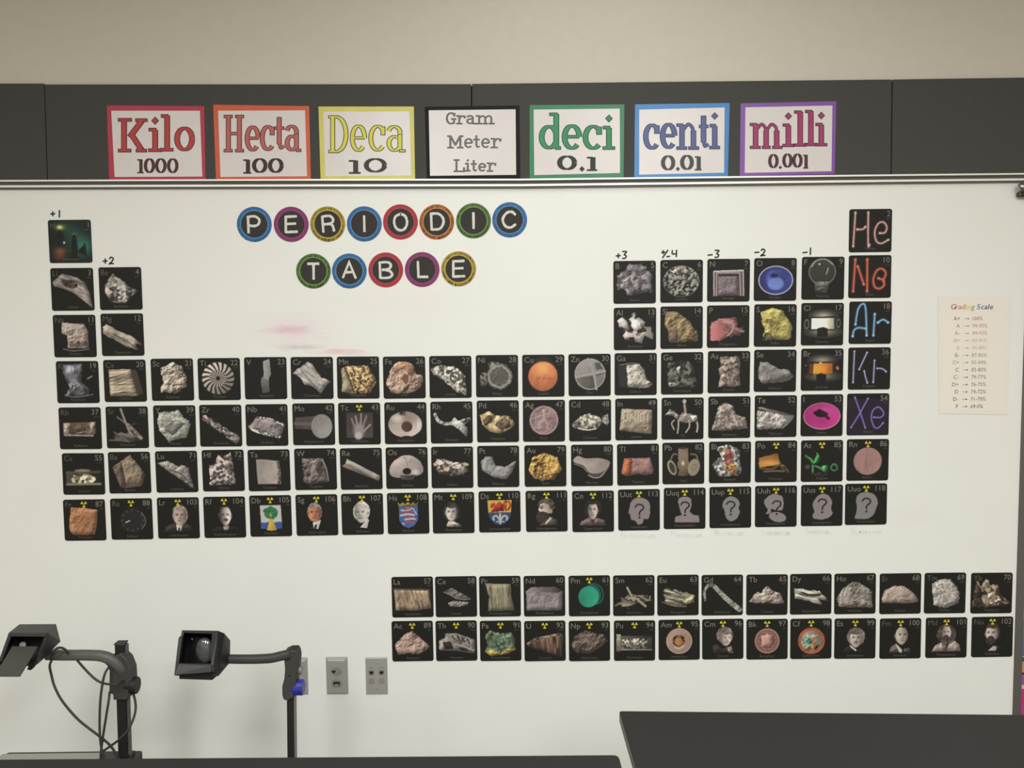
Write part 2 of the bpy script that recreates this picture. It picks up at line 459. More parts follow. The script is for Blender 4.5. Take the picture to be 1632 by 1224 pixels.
def duplex(x0, y0, x1, y1, label):
    t, U, d = plate(x0, y0, x1, y1, .0085, .0085, .010, label)
    for zz, kind in ((112, 'r'), (-128, 'p')):
        mb = MB(); disc(mb, 0, zz * U, 100 * U, 92 * U, -d, -d - .0016, 28)
        o = link('receptacle', mb.mesh('receptacle', bevel=.0005, bseg=1), jack_grey, t)
        mb = MB()
        if kind == 'r': trap(mb, -48 * U, zz * U - 8 * U, 38 * U, 26 * U, -d - .0016)
        else: mb.box((-62 * U, -d - .002, zz * U - 34 * U), (62 * U, -d - .0016, zz * U + 34 * U))
        link('socket', mb.mesh('socket'), hole_black, o)
        if kind == 'p':
            mb = MB().box((-36 * U, -d - .0023, zz * U - 24 * U), (36 * U, -d - .002, zz * U - 8 * U)); link('socket_tongue', mb.mesh('socket_tongue'), steel, o)
    screw(t, 0, 0, d)
    return t
duplex(519.0, 1046.7, 555.7, 1106.3, 'deep steel duplex wall plate with two round receptacles on the board')
duplex(455.4, 1047.5, 492.0, 1107.0, 'deep steel wall plate half hidden behind the projector with the blue knob')
t, U, d = plate(582.2, 1047.2, 618.6, 1106.3, .0016, .0022, .004, 'flat steel data plate with two jacks and two blanks, under the Ac magnet')
screw(t, 0, 252 * U, d); screw(t, 0, -258 * U, d)
for sx in (-1, 1):
    mb = MB().box((sx * 98 * U - 52 * U, -d - .0012, 72 * U - 50 * U), (sx * 98 * U + 52 * U, -d, 72 * U + 62 * U))
    o = link('data_jack', mb.mesh('data_jack', bevel=.0003, bseg=1), jack_grey, t)
    mb = MB(); trap(mb, sx * 98 * U, 70 * U, 40 * U, 30 * U, -d - .0012); link('jack_opening', mb.mesh('jack_opening'), hole_black, o)
    mb = MB().box((sx * 98 * U - 52 * U, -d - .0010, -96 * U - 54 * U), (sx * 98 * U + 52 * U, -d, -96 * U + 54 * U)); link('blank_cap', mb.mesh('blank_cap', bevel=.0003, bseg=1), jack_grey, t)
    mb = MB().box((sx * 98 * U - 46 * U, -d - .0003, 160 * U), (sx * 98 * U + 46 * U, -d, 178 * U)); link('label_strip', mb.mesh('label_strip'), jack_grey, t)

# ------------------------------------------------------------------ tables
top_m = mat('dark_grey_laminate', '2f2e2c', rough=.6, spec=.18, noise=.10, nscale=240)
edge_m = mat('grey_edge_band', '6a6a66', rough=.5)
leg_m = mat('black_steel_leg', '232322', rough=.45, metal=.3)
def table(name, far_l, far_r, near_l, near_r, z, th, label, r=.012, edge=None):
    q = [Vector((p[0], p[1], 0)) for p in (far_l, far_r, near_r, near_l)]
    c = sum(q, Vector()) / 4
    t = empty(name, (c.x, c.y, 0))
    P = []
    for i in range(4):                                  # rounded corners
        a, b, e = q[i - 1], q[i], q[(i + 1) % 4]
        u, v = (a - b).normalized(), (e - b).normalized()
        for s_ in range(5):
            k = s_ / 4; P.append(b + u * r * (1 - k) ** 2 + v * r * k ** 2)
    ring = [(p.x - c.x, p.y - c.y, z - th) for p in P]
    mb = MB().prism(ring, (0, 0, th)); me = mb.mesh('tabletop', bevel=.0025)
    link('tabletop', me, top_m, t)
    mb = MB().prism([(c_[0] * 1.0012, c_[1] * 1.0012, z - th + .003) for c_ in ring], (0, 0, th - .007)); link('edge_band', mb.mesh('edge_band'), edge_m, t)
    for i in range(4):
        p = (q[i] - c) * .90
        mb = MB().box((p.x - .022, p.y - .022, 0), (p.x + .022, p.y + .022, z - th)); link('leg', mb.mesh('leg', bevel=.003), leg_m, t)
    for i in range(4):
        a, b = (q[i] - c) * .90, (q[(i + 1) % 4] - c) * .90
        dd = (b - a).normalized(); nn = Vector((-dd.y, dd.x, 0)) * .01
        a2, b2 = a + dd * .022, b - dd * .022
        mb = MB().prism([a2 + nn + Vector((0, 0, z - th - .08)), b2 + nn + Vector((0, 0, z - th - .08)), b2 - nn + Vector((0, 0, z - th - .08)), a2 - nn + Vector((0, 0, z - th - .08))], (0, 0, .08))
        link('apron', mb.mesh('apron'), leg_m, t)
    tag(t, label, 'table'); return t
TZ = .75
fr = atz(985.5, 1202.6, TZ); fl = atz(0, 1209.8, TZ)
dirn = (fr - fl).normalized(); fl = fr - dirn * 1.75
back = Vector((dirn.y, -dirn.x, 0)) * .68
gl = atz(987.5, 1132.6, TZ)
back2 = (atz(1014, 1224, TZ) - gl).normalized() * .68
table('student_table', (fl.x, fl.y), (fr.x, fr.y), (fl.x + back2.x, fl.y + back2.y), (fr.x + back2.x, fr.y + back2.y), TZ, .028, 'dark grey table along the bottom edge in front of the projectors')
gl = atz(987.5, 1132.6, TZ); gr = atz(1632, 1138.6, TZ); dg = (gr - gl).normalized(); gr = gl + dg * 1.6
bk = (atz(1014, 1224, TZ) - gl).normalized() * .80
table('student_table', (gl.x, gl.y), (gr.x, gr.y), (gl.x + bk.x, gl.y + bk.y), (gr.x + bk.x, gr.y + bk.y), TZ, .026, 'dark grey table at bottom right with its left corner and edge showing', r=.004)

# ------------------------------------------------------------------ overhead projectors behind the front table
ohp = mat('charcoal_plastic', '3a3936', rough=.55, spec=.35, noise=.05, nscale=50, bump=.05, bscale=700)
ohp_l = mat('grey_painted_metal', '575550', rough=.5, spec=.35, noise=.04, nscale=40)
ohp_d = mat('black_plastic', '1f1e1d', rough=.5, spec=.3)
ohp_in = mat('matt_black_interior', '191918', rough=.8)
glass = mat('grey_lens', '585856', rough=.12, spec=.8, coat=.5, noise=.2, nscale=16, stretch=(1, 1, 4))
cable_m = mat('dark_cable', '34322c', rough=.55)
blue_m = mat('blue_plastic', '2a2f8c', rough=.35, spec=.5)
def shell(name, rings, m, parent, off, opening=None, back=True, thick=.003):
    """hollow housing from rings of points (front to back), given wall thickness by a solidify modifier"""
    mb = MB(); n = len(rings[0])
    for r in rings: mb.v += [tuple(Vector(p) - off) for p in r]
    for i in range(len(rings) - 1):
        for j in range(n):
            mb.f.append((i * n + j, i * n + (j + 1) % n, (i + 1) * n + (j + 1) % n, (i + 1) * n + j)); mb.mi.append(0)
    if back: mb.f.append(tuple((len(rings) - 1) * n + j for j in range(n))); mb.mi.append(0)
    if opening:
        k = len(mb.v); mb.v += [tuple(Vector(p) - off) for p in opening]
        for j in range(n): mb.f.append((j, k + j, k + (j + 1) % n, (j + 1) % n)); mb.mi.append(0)
    o = link(name, mb.mesh(name), m, parent)
    s = o.modifiers.new('wall', 'SOLIDIFY'); s.thickness = thick; s.offset = -1
    return o
def prism_px(name, f, pts, Y, dy, m, parent, off, bevel=.001):
    P = [f(x, y, Y if len(p) == 0 else p[0]) - off for (x, y, *p) in pts]
    mb = MB().prism(P, (0, dy, 0)); return link(name, mb.mesh(name, bevel=bevel), m, parent)
def tube_px(name, f, pts, r, m, parent, off, smooth=True, n=5, seg=10, sq=None, cr=True):
    P = [f(*p) for p in pts]
    if cr and len(P) > 2: P = catmull(P, n)
    rr = r if not isinstance(r, tuple) else [r[0] + (r[1] - r[0]) * i / (len(P) - 1) for i in range(len(P))]
    mb = MB().tube([Vector(p) - off for p in P], rr, seg, sq=sq)
    return link(name, mb.mesh(name, smooth=smooth), m, parent)
def xcyl(name, c, x0, x1, r, m, parent, off, n=24, bevel=.002):
    P = [(x0, c.y + r * math.cos(2 * math.pi * i / n), c.z + r * math.sin(2 * math.pi * i / n)) for i in range(n)]
    mb = MB().prism([Vector(p) - off for p in P], (x1 - x0, 0, 0)); return link(name, mb.mesh(name, bevel=bevel), m, parent)

# left projector ------------------------------------------------
fL = lambda x, y, Y: at(x / 4.82, 970 + y / 4.82, Y)
ZB = fL(390, 1112, -.46).z                              # top of the projector base
CART = ZB - .095
o_ = Vector((fL(940, 900, -.50).x, -.62, CART)); p1 = empty('overhead_projector', o_)
bl, br = fL(20, 1110, -.46).x, fL(800, 1118, -.46).x
mb = MB().box(Vector((bl, -.80, ZB - .085)) - o_, Vector((br + .09, -.44, ZB - .004)) - o_); link('base', mb.mesh('base', bevel=.006), ohp, p1)
for sx in (bl + .03, br + .05):
    for sy in (-.77, -.48):
        mb = MB().box(Vector((sx - .012, sy - .012, CART)) - o_, Vector((sx + .012, sy + .012, ZB - .0852)) - o_); link('rubber_foot', mb.mesh('rubber_foot'), ohp_d, p1)
stage = [(bl, -.46), (br, -.46), (br + .005, -.79), (bl - .02, -.79)]
mb = MB().prism([Vector((x, y, ZB - .0039)) - o_ for x, y in stage], (0, 0, .0045)); link('glass_stage', mb.mesh('glass_stage', bevel=.001, bseg=1), mat('pale_grey_glass', '98958d', rough=.25, spec=.5), p1)
A = [fL(430, 118, -.50), fL(362, 183, -.60), fL(268, 442, -.60), fL(322, 398, -.56), fL(465, 252, -.50)]
sw = fL(150, 120, -.50) - A[0]
def swept_shell(name, prof, vec, skip, m, par, off):
    """sides plus swept panels, open on edge number skip"""
    n = len(prof); mb = MB(); mb.v = [tuple(p - off) for p in prof] + [tuple(p + vec - off) for p in prof]
    mb.f = [tuple(range(n)), tuple(range(2 * n - 1, n - 1, -1))] + [(i, (i + 1) % n, n + (i + 1) % n, n + i) for i in range(n) if i not in skip]
    mb.mi = [0] * len(mb.f)
    o = link(name, mb.mesh(name), m, par); s = o.modifiers.new('wall', 'SOLIDIFY'); s.thickness = .0035; s.offset = -1
    return o
swept_shell('head_housing', A, sw, (1,), ohp, p1, o_)
fr_ = [fL(84, 182, -.601), fL(362, 182, -.601), fL(352, 212, -.601), fL(76, 210, -.601)]
mb = MB().prism([p - o_ for p in fr_], (0, -.004, 0)); link('front_fascia', mb.mesh('front_fascia', bevel=.001), ohp, p1)
mb = MB().prism([p - o_ for p in (fL(80, 186, -.602), fL(100, 186, -.602), fL(22, 398, -.602), fL(-8, 412, -.602))], (0, -.004, 0)); link('side_fascia', mb.mesh('side_fascia', bevel=.001), ohp, p1)
fl_ = [fL(96, 298, -.603), fL(292, 298, -.603), fL(156, 525, -.69), fL(-40, 525, -.69)]
nrm = (fl_[1] - fl_[0]).cross(fl_[3] - fl_[0]).normalized()
if nrm.y > 0: nrm = -nrm
mb = MB().prism([p - o_ for p in fl_], nrm * .004); link('mirror_flap', mb.mesh('mirror_flap', bevel=.001), mat('flap_plastic', '484641', rough=.5), p1)
prism_px('flap_latch', fL, [(206, 470), (236, 475), (272, 430), (262, 412), (225, 425)], -.62, .012, ohp_d, p1, o_)
c = fL(176, 277, -.545); mb = MB(); mb.tube([c - o_ + Vector((0, .003, 0)), c - o_ - Vector((0, .003, 0))], [.0075, .0075], 16); link('lens', mb.mesh('lens', bevel=.001), mat('glint_white', 'd8d6d0', rough=.15, spec=.8), p1)  # bright glint in the head opening, put in as a pale disc
tube_px('arm', fL, [(368, 354, -.50), (500, 357, -.515), (680, 357, -.518), (790, 366, -.518), (868, 400, -.515), (925, 452, -.508), (955, 500, -.495)], .0118, ohp_l, p1, o_, seg=12, sq=.45)
prism_px('bracket', fL, [(770, 398), (822, 440), (838, 480), (836, 655), (866, 660), (868, 704), (978, 704), (998, 660), (1012, 560), (1006, 470), (975, 392), (925, 345), (870, 372)], -.512, .034, ohp, p1, o_, bevel=.003)
a, b = fL(930, 268, -.49), fL(958, 1150, -.49); b = Vector((b.x, b.y, ZB - .003))
k = MB().tube([a - o_, b - o_], .0155, 4); link('post', k.mesh('post', bevel=.001), ohp_d, p1)
k = MB().tube([a - o_ + Vector((.0113, .002, -.002)), b - o_ + Vector((.0113, .002, 0))], .0065, 4); link('post_rail', k.mesh('post_rail'), ohp_l, p1)
mb = MB().box(a - o_ + Vector((-.0125, -.0125, 0)), a - o_ + Vector((.0125, .0125, .004))); link('post_cap', mb.mesh('post_cap', bevel=.001), ohp, p1)
f0 = fL(966, 1150, -.49); mb = MB().box((f0.x - .017 - o_.x, -.512 - o_.y, ZB - .004 - o_.z), (f0.x + .015 - o_.x, -.468 - o_.y, ZB + .010 - o_.z)); link('post_socket', mb.mesh('post_socket', bevel=.002), ohp_d, p1)
c = fL(1030, 588, -.50); ca = fL(960, 592, -.50)
xcyl('focus_knob', c, c.x - .007, c.x + .009, .0205, ohp_d, p1, o_); xcyl('knob_shaft', ca, ca.x, c.x - .006, .0125, ohp_d, p1, o_)
R0 = .0029
def cord(name, pts): return tube_px(name, fL, pts, R0, cable_m, p1, o_, seg=8)
cord('power_cord', [(398, 395, -.535), (382, 440, -.54), (395, 510, -.54), (420, 600, -.545), (480, 712, -.55), (590, 842, -.55), (690, 925, -.55), (770, 985, -.55), (850, 1055, -.545), (910, 1150, -.54), (930, 1190, -.53)])
cord('power_cord', [(592, 395, -.53), (650, 462, -.545), (730, 540, -.55), (800, 575, -.552), (900, 580, -.552), (945, 556, -.52)])
cord('power_cord', [(835, 450, -.535), (806, 500, -.55), (785, 590, -.555), (770, 720, -.56), (765, 900, -.565), (775, 1050, -.57), (805, 1160, -.57), (815, 1190, -.57)])
cord('power_cord', [(842, 640, -.53), (836, 700, -.545), (820, 800, -.55), (796, 950, -.555), (780, 1060, -.56), (775, 1120, -.565), (776, 1170, -.565)])
cord('power_cord', [(1022, 640, -.505), (1042, 740, -.51), (1030, 830, -.52), (985, 930, -.535), (920, 1002, -.54), (850, 1055, -.538), (790, 1098, -.56), (770, 1130, -.565)])
cord('power_cord', [(385, 390, -.535), (398, 345, -.562), (432, 308, -.558), (470, 300, -.545), (505, 318, -.54), (520, 345, -.536)])
tag(p1, 'overhead projector at bottom left with dangling cables and its flap open', 'projector', 'overhead projectors')

# right projector -----------------------------------------------
fR = lambda x, y, Y: at(260 + x / 5.017, 980 + y / 5.017, Y)
o_ = Vector((fR(1028, 800, -.51).x, -.62, CART)); p2 = empty('overhead_projector', o_)
px_ = fR(1028, 900, -.51).x; ZR = ZB - .045
mb = MB().box(Vector((px_ - .30, -.80, CART + .012)) - o_, Vector((px_ + .03, -.44, ZR)) - o_); link('base', mb.mesh('base', bevel=.006), ohp, p2)
for sx in (px_ - .27, px_):
    for sy in (-.77, -.48):
        mb = MB().box(Vector((sx - .012, sy - .012, CART)) - o_, Vector((sx + .012, sy + .012, CART + .0119)) - o_); link('rubber_foot', mb.mesh('rubber_foot'), ohp_d, p2)
r0 = [fR(150, 122, -.585), fR(438, 127, -.585), fR(396, 456, -.63), fR(88, 480, -.63)]
r1 = [fR(150, 128, -.565), fR(490, 148, -.565), fR(442, 490, -.60), fR(100, 486, -.60)]
r2 = [fR(190, 160, -.52), fR(537, 205, -.52), fR(534, 380, -.53), fR(160, 420, -.53)]
op = [fR(166, 142, -.587), fR(390, 150, -.587), fR(382, 390, -.622), fR(122, 388, -.622)]
shell('head_housing', [r0, r1, r2], ohp_d, p2, o_, opening=op)
prism_px('side_wing', fR, [(122, 182, -.60), (150, 174, -.60), (118, 396, -.636), (88, 480, -.645), (92, 440, -.64)], -.62, .010, ohp, p2, o_)
prism_px('front_lip', fR, [(122, 392, -.634), (386, 403, -.634), (380, 458, -.648), (88, 482, -.648)], -.63, .006, ohp, p2, o_)
prism_px('lower_tray', fR, [(126, 455), (382, 461), (432, 488), (391, 524), (126, 515)], -.625, .05, ohp_d, p2, o_, bevel=.002)
c = fR(334, 284, -.560) - o_
mb = MB(); n = 28
for i, (rr_, yy) in enumerate(((1, 0), (.9, -.004), (.7, -.008), (.4, -.0105), (.05, -.0115))):
    mb.v += [(c.x + .0235 * rr_ * math.cos(2 * math.pi * j / n), c.y + yy, c.z + .0325 * rr_ * math.sin(2 * math.pi * j / n)) for j in range(n)]
for i in range(4):
    for j in range(n): mb.f.append((i * n + j, i * n + (j + 1) % n, (i + 1) * n + (j + 1) % n, (i + 1) * n + j)); mb.mi.append(0)
mb.f += [tuple(4 * n + j for j in range(n)), tuple(range(n - 1, -1, -1))]; mb.mi += [0, 0]
link('projection_lens', mb.mesh('projection_lens', smooth=True), glass, p2)
c = fR(237, 192, -.565) - o_; mb = MB().tube([c, c + Vector((0, -.006, 0))], [.0035, .003], 12); link('lamp_screw', mb.mesh('lamp_screw', bevel=.0008), chrome, p2)
c = fR(392, 436, -.652) - o_; mb = MB().box(c + Vector((-.0012, -.001, -.006)), c + Vector((.0012, .001, .006))); link('catch', mb.mesh('catch'), chrome, p2)
tube_px('arm', fR, [(515, 352, -.53), (650, 354, -.528), (760, 352, -.526), (860, 346, -.524), (935, 330, -.522), (1015, 312, -.52)], (.0098, .0108), ohp, p2, o_, seg=12, sq=.5)
prism_px('bracket', fR, [(962, 302), (1012, 284), (1062, 284), (1074, 312), (1081, 348), (1074, 440), (1062, 520), (1058, 606), (1040, 662), (1000, 687), (962, 683), (950, 640), (950, 570), (966, 515), (972, 440), (966, 365)], -.525, .036, ohp, p2, o_, bevel=.003)
prism_px('post_cap', fR, [(1008, 272), (1064, 270), (1066, 292), (1006, 294)], -.520, .024, ohp_d, p2, o_)
a, b = fR(1024, 630, -.506), fR(1026, 1150, -.508); b = Vector((b.x, b.y, ZR))
k = MB().tube([a - o_, b - o_], .0125, 4); link('post', k.mesh('post', bevel=.0008), ohp_d, p2)
k = MB().tube([a - o_ + Vector((.0072, -.003, 0)), b - o_ + Vector((.0072, -.003, 0))], .0075, 4); link('post_rail', k.mesh('post_rail'), mat('post_rail_grey', '7a7770', rough=.45, metal=.3), p2)
c = fR(1085, 578, -.508); xcyl('focus_knob', c, c.x - .013, c.x + .0125, .0195, blue_m, p2, o_, n=14, bevel=.003)
c = fR(1093, 440, -.505); xcyl('adjusting_screw', c, c.x - .010, c.x + .0055, .0105, mat('grey_screw', '8a8a88', rough=.3, metal=.5), p2, o_, bevel=.001)
c = fR(1010, 486, -.5255) - o_; mb = MB().tube([c, c + Vector((0, -.0012, 0))], .002, 10); link('pin', mb.mesh('pin'), ohp_in, p2)
tag(p2, 'overhead projector with a blue focus knob and square lens head', 'projector', 'overhead projectors')

# low cart that carries both projectors, hidden behind the front table
cx0, cx1 = bl - .06, px_ + .10
c0 = Vector(((cx0 + cx1) / 2, -.61, 0)); t = empty('projector_cart', c0)
mb = MB().box((cx0 - c0.x, -.22, CART - .03), (cx1 - c0.x, .22, CART)); link('shelf', mb.mesh('shelf', bevel=.004), ohp_l, t)
mb = MB().box((cx0 - c0.x, -.22, .12), (cx1 - c0.x, .22, .145)); link('shelf', mb.mesh('shelf', bevel=.004), ohp_l, t)
for sx in (cx0 - c0.x + .02, cx1 - c0.x - .02):
    for sy in (-.20, .20):
        mb = MB().box((sx - .014, sy - .014, 0), (sx + .014, sy + .014, CART - .0301)); link('leg', mb.mesh('leg', bevel=.002), leg_m, t)
tag(t, 'low cart behind the front table carrying the two overhead projectors', 'cart')
# ------------------------------------------------------------------ printed pictures (flat prints, drawn point by point)
PN = 86; PM = PN * 2
_gv, _gu = np.mgrid[0:PM, 0:PM]
GU = (_gu + 0.5) * 100.0 / PM; GV = (_gv + 0.5) * 100.0 / PM
CARD_BLACK = '1d1c18'
def vnoise(X, Y, seed):
    T = np.random.RandomState(seed).rand(64, 64)
    xi = np.floor(X).astype(int); yi = np.floor(Y).astype(int)
    fx = X - xi; fy = Y - yi
    fx = fx * fx * (3 - 2 * fx); fy = fy * fy * (3 - 2 * fy)
    g = lambda a, b: T[a % 64, b % 64]
    return (g(xi, yi) * (1 - fx) + g(xi + 1, yi) * fx) * (1 - fy) + (g(xi, yi + 1) * (1 - fx) + g(xi + 1, yi + 1) * fx) * fy
def fbm(sc, seed, octv=4, X=None, Y=None):
    X = GU if X is None else X; Y = GV if Y is None else Y
    o = np.zeros_like(X); a = 0.5; f = sc / 100.0
    for i in range(octv):
        o = o + a * vnoise(X * f + 7.3 * i, Y * f + 3.1 * i, seed + i); a *= 0.55; f *= 2.03
    return o
class Pic:
    def __init__(s, seed):
        s.seed = seed; s.k = 0
        s.img = np.zeros((PM, PM, 3)) + hexc(CARD_BLACK); s.cov = np.zeros((PM, PM))
    def nx(s): s.k += 17; return s.seed * 31 + s.k
    def inside(s, pts, rough):
        U, V = GU, GV
        if rough:
            q = s.nx()
            U = GU + (fbm(14, q, 3) - 0.43) * rough * 2.6; V = GV + (fbm(14, q + 7, 3) - 0.43) * rough * 2.6
        r = np.zeros(U.shape, bool); n = len(pts)
        for i in range(n):
            x0, y0 = pts[i]; x1, y1 = pts[(i + 1) % n]
            if y0 == y1: continue
            c = ((y0 > V) != (y1 > V)) & (U < (x1 - x0) * (V - y0) / (y1 - y0) + x0)
            r ^= c
        return r.astype(float)
    def shade(s, st, sc, ct, ang, rel=True):
        q = s.nx()
        if st == 'l': return np.ones_like(GU)
        if st == 's':
            a = math.radians(ang); g = (GU - 50) * math.cos(a) + (GV - 50) * math.sin(a)
            return 1 - ct * g / 90.0 + (fbm(6, q, 3) - 0.43) * 0.25
        X, Y = GU, GV
        if st == 'k':
            a = math.radians(ang); c, w = math.cos(a), math.sin(a)
            X = (GU * c + GV * w) * 0.22 + 50; Y = (-GU * w + GV * c) * 1.25 + 50
        h = fbm(sc, q, 5, X, Y)
        gy, gx = np.gradient(h)
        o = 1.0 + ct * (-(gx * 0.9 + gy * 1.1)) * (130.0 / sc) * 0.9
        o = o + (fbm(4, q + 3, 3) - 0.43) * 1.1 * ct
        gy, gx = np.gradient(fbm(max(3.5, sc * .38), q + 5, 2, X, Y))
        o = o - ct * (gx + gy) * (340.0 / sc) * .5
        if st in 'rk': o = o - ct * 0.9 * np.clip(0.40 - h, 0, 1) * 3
        if st == 'f':
            rr = np.random.RandomState(q); f = sc / 100.0
            J = rr.rand(64, 64, 2); B = rr.rand(64, 64)
            xi = np.floor(GU * f).astype(int); yi = np.floor(GV * f).astype(int)
            best = np.full(GU.shape, 9e9); br = np.zeros_like(GU)
            for dx in (-1, 0, 1):
                for dy in (-1, 0, 1):
                    a, b = (xi + dx) % 64, (yi + dy) % 64
                    d = (GU * f - (xi + dx + J[a, b, 0])) ** 2 + (GV * f - (yi + dy + J[a, b, 1])) ** 2
                    m = d < best; best = np.where(m, d, best); br = np.where(m, B[a, b], br)
            o = 1 + (o - 1) * 0.45 + ct * (br ** 1.6 * 1.9 - 0.75)
        o = np.where(o > 1, 1 + (o - 1) * .62, 1 + (o - 1) * .8)
        return np.clip(o, 0.15, 1.5)
    def put(s, mask, col, sh=1.0, a=1.0):
        c = hexc(col) if isinstance(col, str) else col
        t = np.clip(c[None, None] * (np.asarray(sh)[..., None] if np.ndim(sh) else sh), 0, 0.95)
        s.img = s.img * (1 - (mask * a)[..., None]) + t * (mask * a)[..., None]
        s.cov = np.maximum(s.cov, mask * min(1, a * 1.5))
    def P(s, pts, col, st='r', sc=10, ct=1.0, rough=2.0, ang=0, a=1.0, sm=0):
        p = pts_of(pts)
        if sm: p = [(q.x, q.y) for q in catmull([(x, y, 0) for x, y in p], 6, True)]
        m = s.inside(p, rough); sh = s.shade(st, sc, ct, ang)
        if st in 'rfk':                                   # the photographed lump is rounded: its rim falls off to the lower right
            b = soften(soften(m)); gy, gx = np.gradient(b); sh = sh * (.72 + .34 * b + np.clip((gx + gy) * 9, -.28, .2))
        s.put(m, col, sh, a); return s
    def E(s, u, v, ru, rv, col, st='l', rot=0, w=0, sc=10, ct=1.0, rough=0, ang=0, a=1.0, soft=0):
        c, n = math.cos(math.radians(rot)), math.sin(math.radians(rot))
        U, V = GU - u, GV - v
        if rough:
            q = s.nx(); U = U + (fbm(14, q, 3) - 0.43) * rough * 2.6; V = V + (fbm(14, q + 7, 3) - 0.43) * rough * 2.6
        x = (U * c + V * n) / ru; y = (-U * n + V * c) / rv
        d = np.sqrt(x * x + y * y)
        if w: m = (np.abs(d - 1) * min(ru, rv) < w / 2).astype(float)
        elif soft: m = np.clip((1 + soft - d) / (2 * soft), 0, 1)
        else: m = (d < 1).astype(float)
        s.put(m, col, s.shade(st, sc, ct, ang), a); return s
    def L(s, pts, w, col, sm=1, glow=0, a=1.0, st='l', w2=None, sc=14, ct=.8):
        p = pts_of(pts)
        if sm and len(p) > 2: p = [(q.x, q.y) for q in catmull([(x, y, 0) for x, y in p], 6)]
        d = np.full(GU.shape, 9e9); n = len(p) - 1
        for i in range(n):
            (x0, y0), (x1, y1) = p[i], p[i + 1]
            dx, dy = x1 - x0, y1 - y0; l2 = dx * dx + dy * dy + 1e-9
            t = np.clip(((GU - x0) * dx + (GV - y0) * dy) / l2, 0, 1)
            ww = 0 if w2 is None else (w2 - w) * ((i + t) / n) / 2
            d = np.minimum(d, np.hypot(GU - x0 - t * dx, GV - y0 - t * dy) - ww)
        if glow:
            s.put(np.exp(-np.clip(d - w / 2, 0, None) / glow) * 0.7, glow_col(col), 1.0, 0.55)
        s.put((d < w / 2).astype(float), col, s.shade(st, sc, ct, 0), a); return s
    def G(s, u, v, r, col, k=1.0, rv=None):
        rv = rv or r
        m = np.exp(-(((GU - u) / r) ** 2 + ((GV - v) / rv) ** 2)) * k
        s.img = np.clip(s.img + m[..., None] * (hexc(col)), 0, 0.93); s.cov = np.maximum(s.cov, (m > 0.12) * 1.0); return s
    def sticks(s, n, cu, cv, spread, ln, w, col, a0, a1):
        r = random.Random(s.nx())
        for i in range(n):
            x = cu + r.uniform(-1, 1) * spread; y = cv + r.uniform(-.45, .45) * spread
            an = math.radians(r.uniform(a0, a1)); l = ln * r.uniform(.5, 1)
            c = hexc(col) * r.uniform(.5, 1.15)
            s.L('%f %f,%f %f' % (x - math.cos(an) * l / 2, y - math.sin(an) * l / 2, x + math.cos(an) * l / 2, y + math.sin(an) * l / 2), w * r.uniform(.6, 1.1), c)
        return s
    def face(s, u, v, ru, rv, skin, hair, side=1, brow=1, hr=(1.15, 1.08, -.12), stache=0, beard=0, cut=-.35, lit=.7, turn=0):
        """printed portrait head: hair, lit face, features"""
        s.E(u - turn * ru * .15, v + hr[2] * rv, ru * hr[0], rv * hr[1], hair, 'r', sc=18, ct=.7, rough=1.2)
        x = (GU - u) / ru; y = (GV - v) / rv
        n = (vnoise(GU * .16, GV * .16, s.nx()) - .5) * .22
        m = ((x * x * (1 + .35 * np.clip(y, 0, 1)) + y * y < 1) & (y + n + .22 * x * x > cut)).astype(float)
        sh = 1.06 - lit * .42 * side * x - .12 * np.abs(y) - .2 * x * x + (fbm(12, s.nx(), 3) - .43) * .25
        s.put(m, skin, np.clip(sh, .2, 1.4))
        t = turn * ru * .28; d = hexc(skin) * .38
        for k in (-1, 1):
            s.E(u + t + k * ru * .40, v - rv * .10, ru * .21, rv * .07, d, a=.8, soft=.5)
            if brow: s.L('%f %f,%f %f' % (u + t + k * ru * .18, v - rv * .20, u + t + k * ru * .62, v - rv * .24), rv * .08, hexc(hair) * .55 + hexc(skin) * .1, a=.8)
        s.E(u + t + side * ru * .16, v + rv * .12, ru * .10, rv * .22, d * 1.5, a=.55, soft=.5)
        s.E(u + t, v + rv * .50, ru * .30, rv * .055, d, a=.85, soft=.5)
        s.E(u + t, v + rv * .27, ru * .2, rv * .05, d, a=.5, soft=.5)
        if stache: s.E(u + t, v + rv * .38, ru * .44, rv * .11, hair, 'r', sc=20, ct=.5, rough=.8)
        if beard:
            s.E(u + t, v + rv * .78, ru * .85, rv * beard, hair, 'r', sc=20, ct=.6, rough=1.5)
            s.E(u + t, v + rv * .40, ru * .5, rv * .14, hair, 'r', sc=20, ct=.5, rough=.8)
        s.E(u - side * ru * .98, v + rv * .05, ru * .16, rv * .2, hexc(skin) * .85, soft=.4)
        return s
    def suit(s, pts, col, shirt=None, sc='c8c2b8', tie=None, tc='2a2624'):
        s.P(pts, col, 'r', sc=12, ct=.4, rough=.8)
        if shirt: s.P(shirt, sc, 's', rough=.3)
        if tie: s.P(tie, tc, 'l', rough=.2)
        return s
    def mystery(s, pts, col, u, v):
        s.P(pts, col, 'l', rough=.9, sm=1)
        s.L('%g %g,%g %g,%g %g,%g %g,%g %g,%g %g' % (u - 10, v - 9, u - 4, v - 15, u + 7, v - 13, u + 9, v - 5, u + 1, v + 3, u + 0, v + 10), 3.6, '211c1a')
        s.E(u, v + 16.5, 2.6, 2.6, '211c1a'); return s
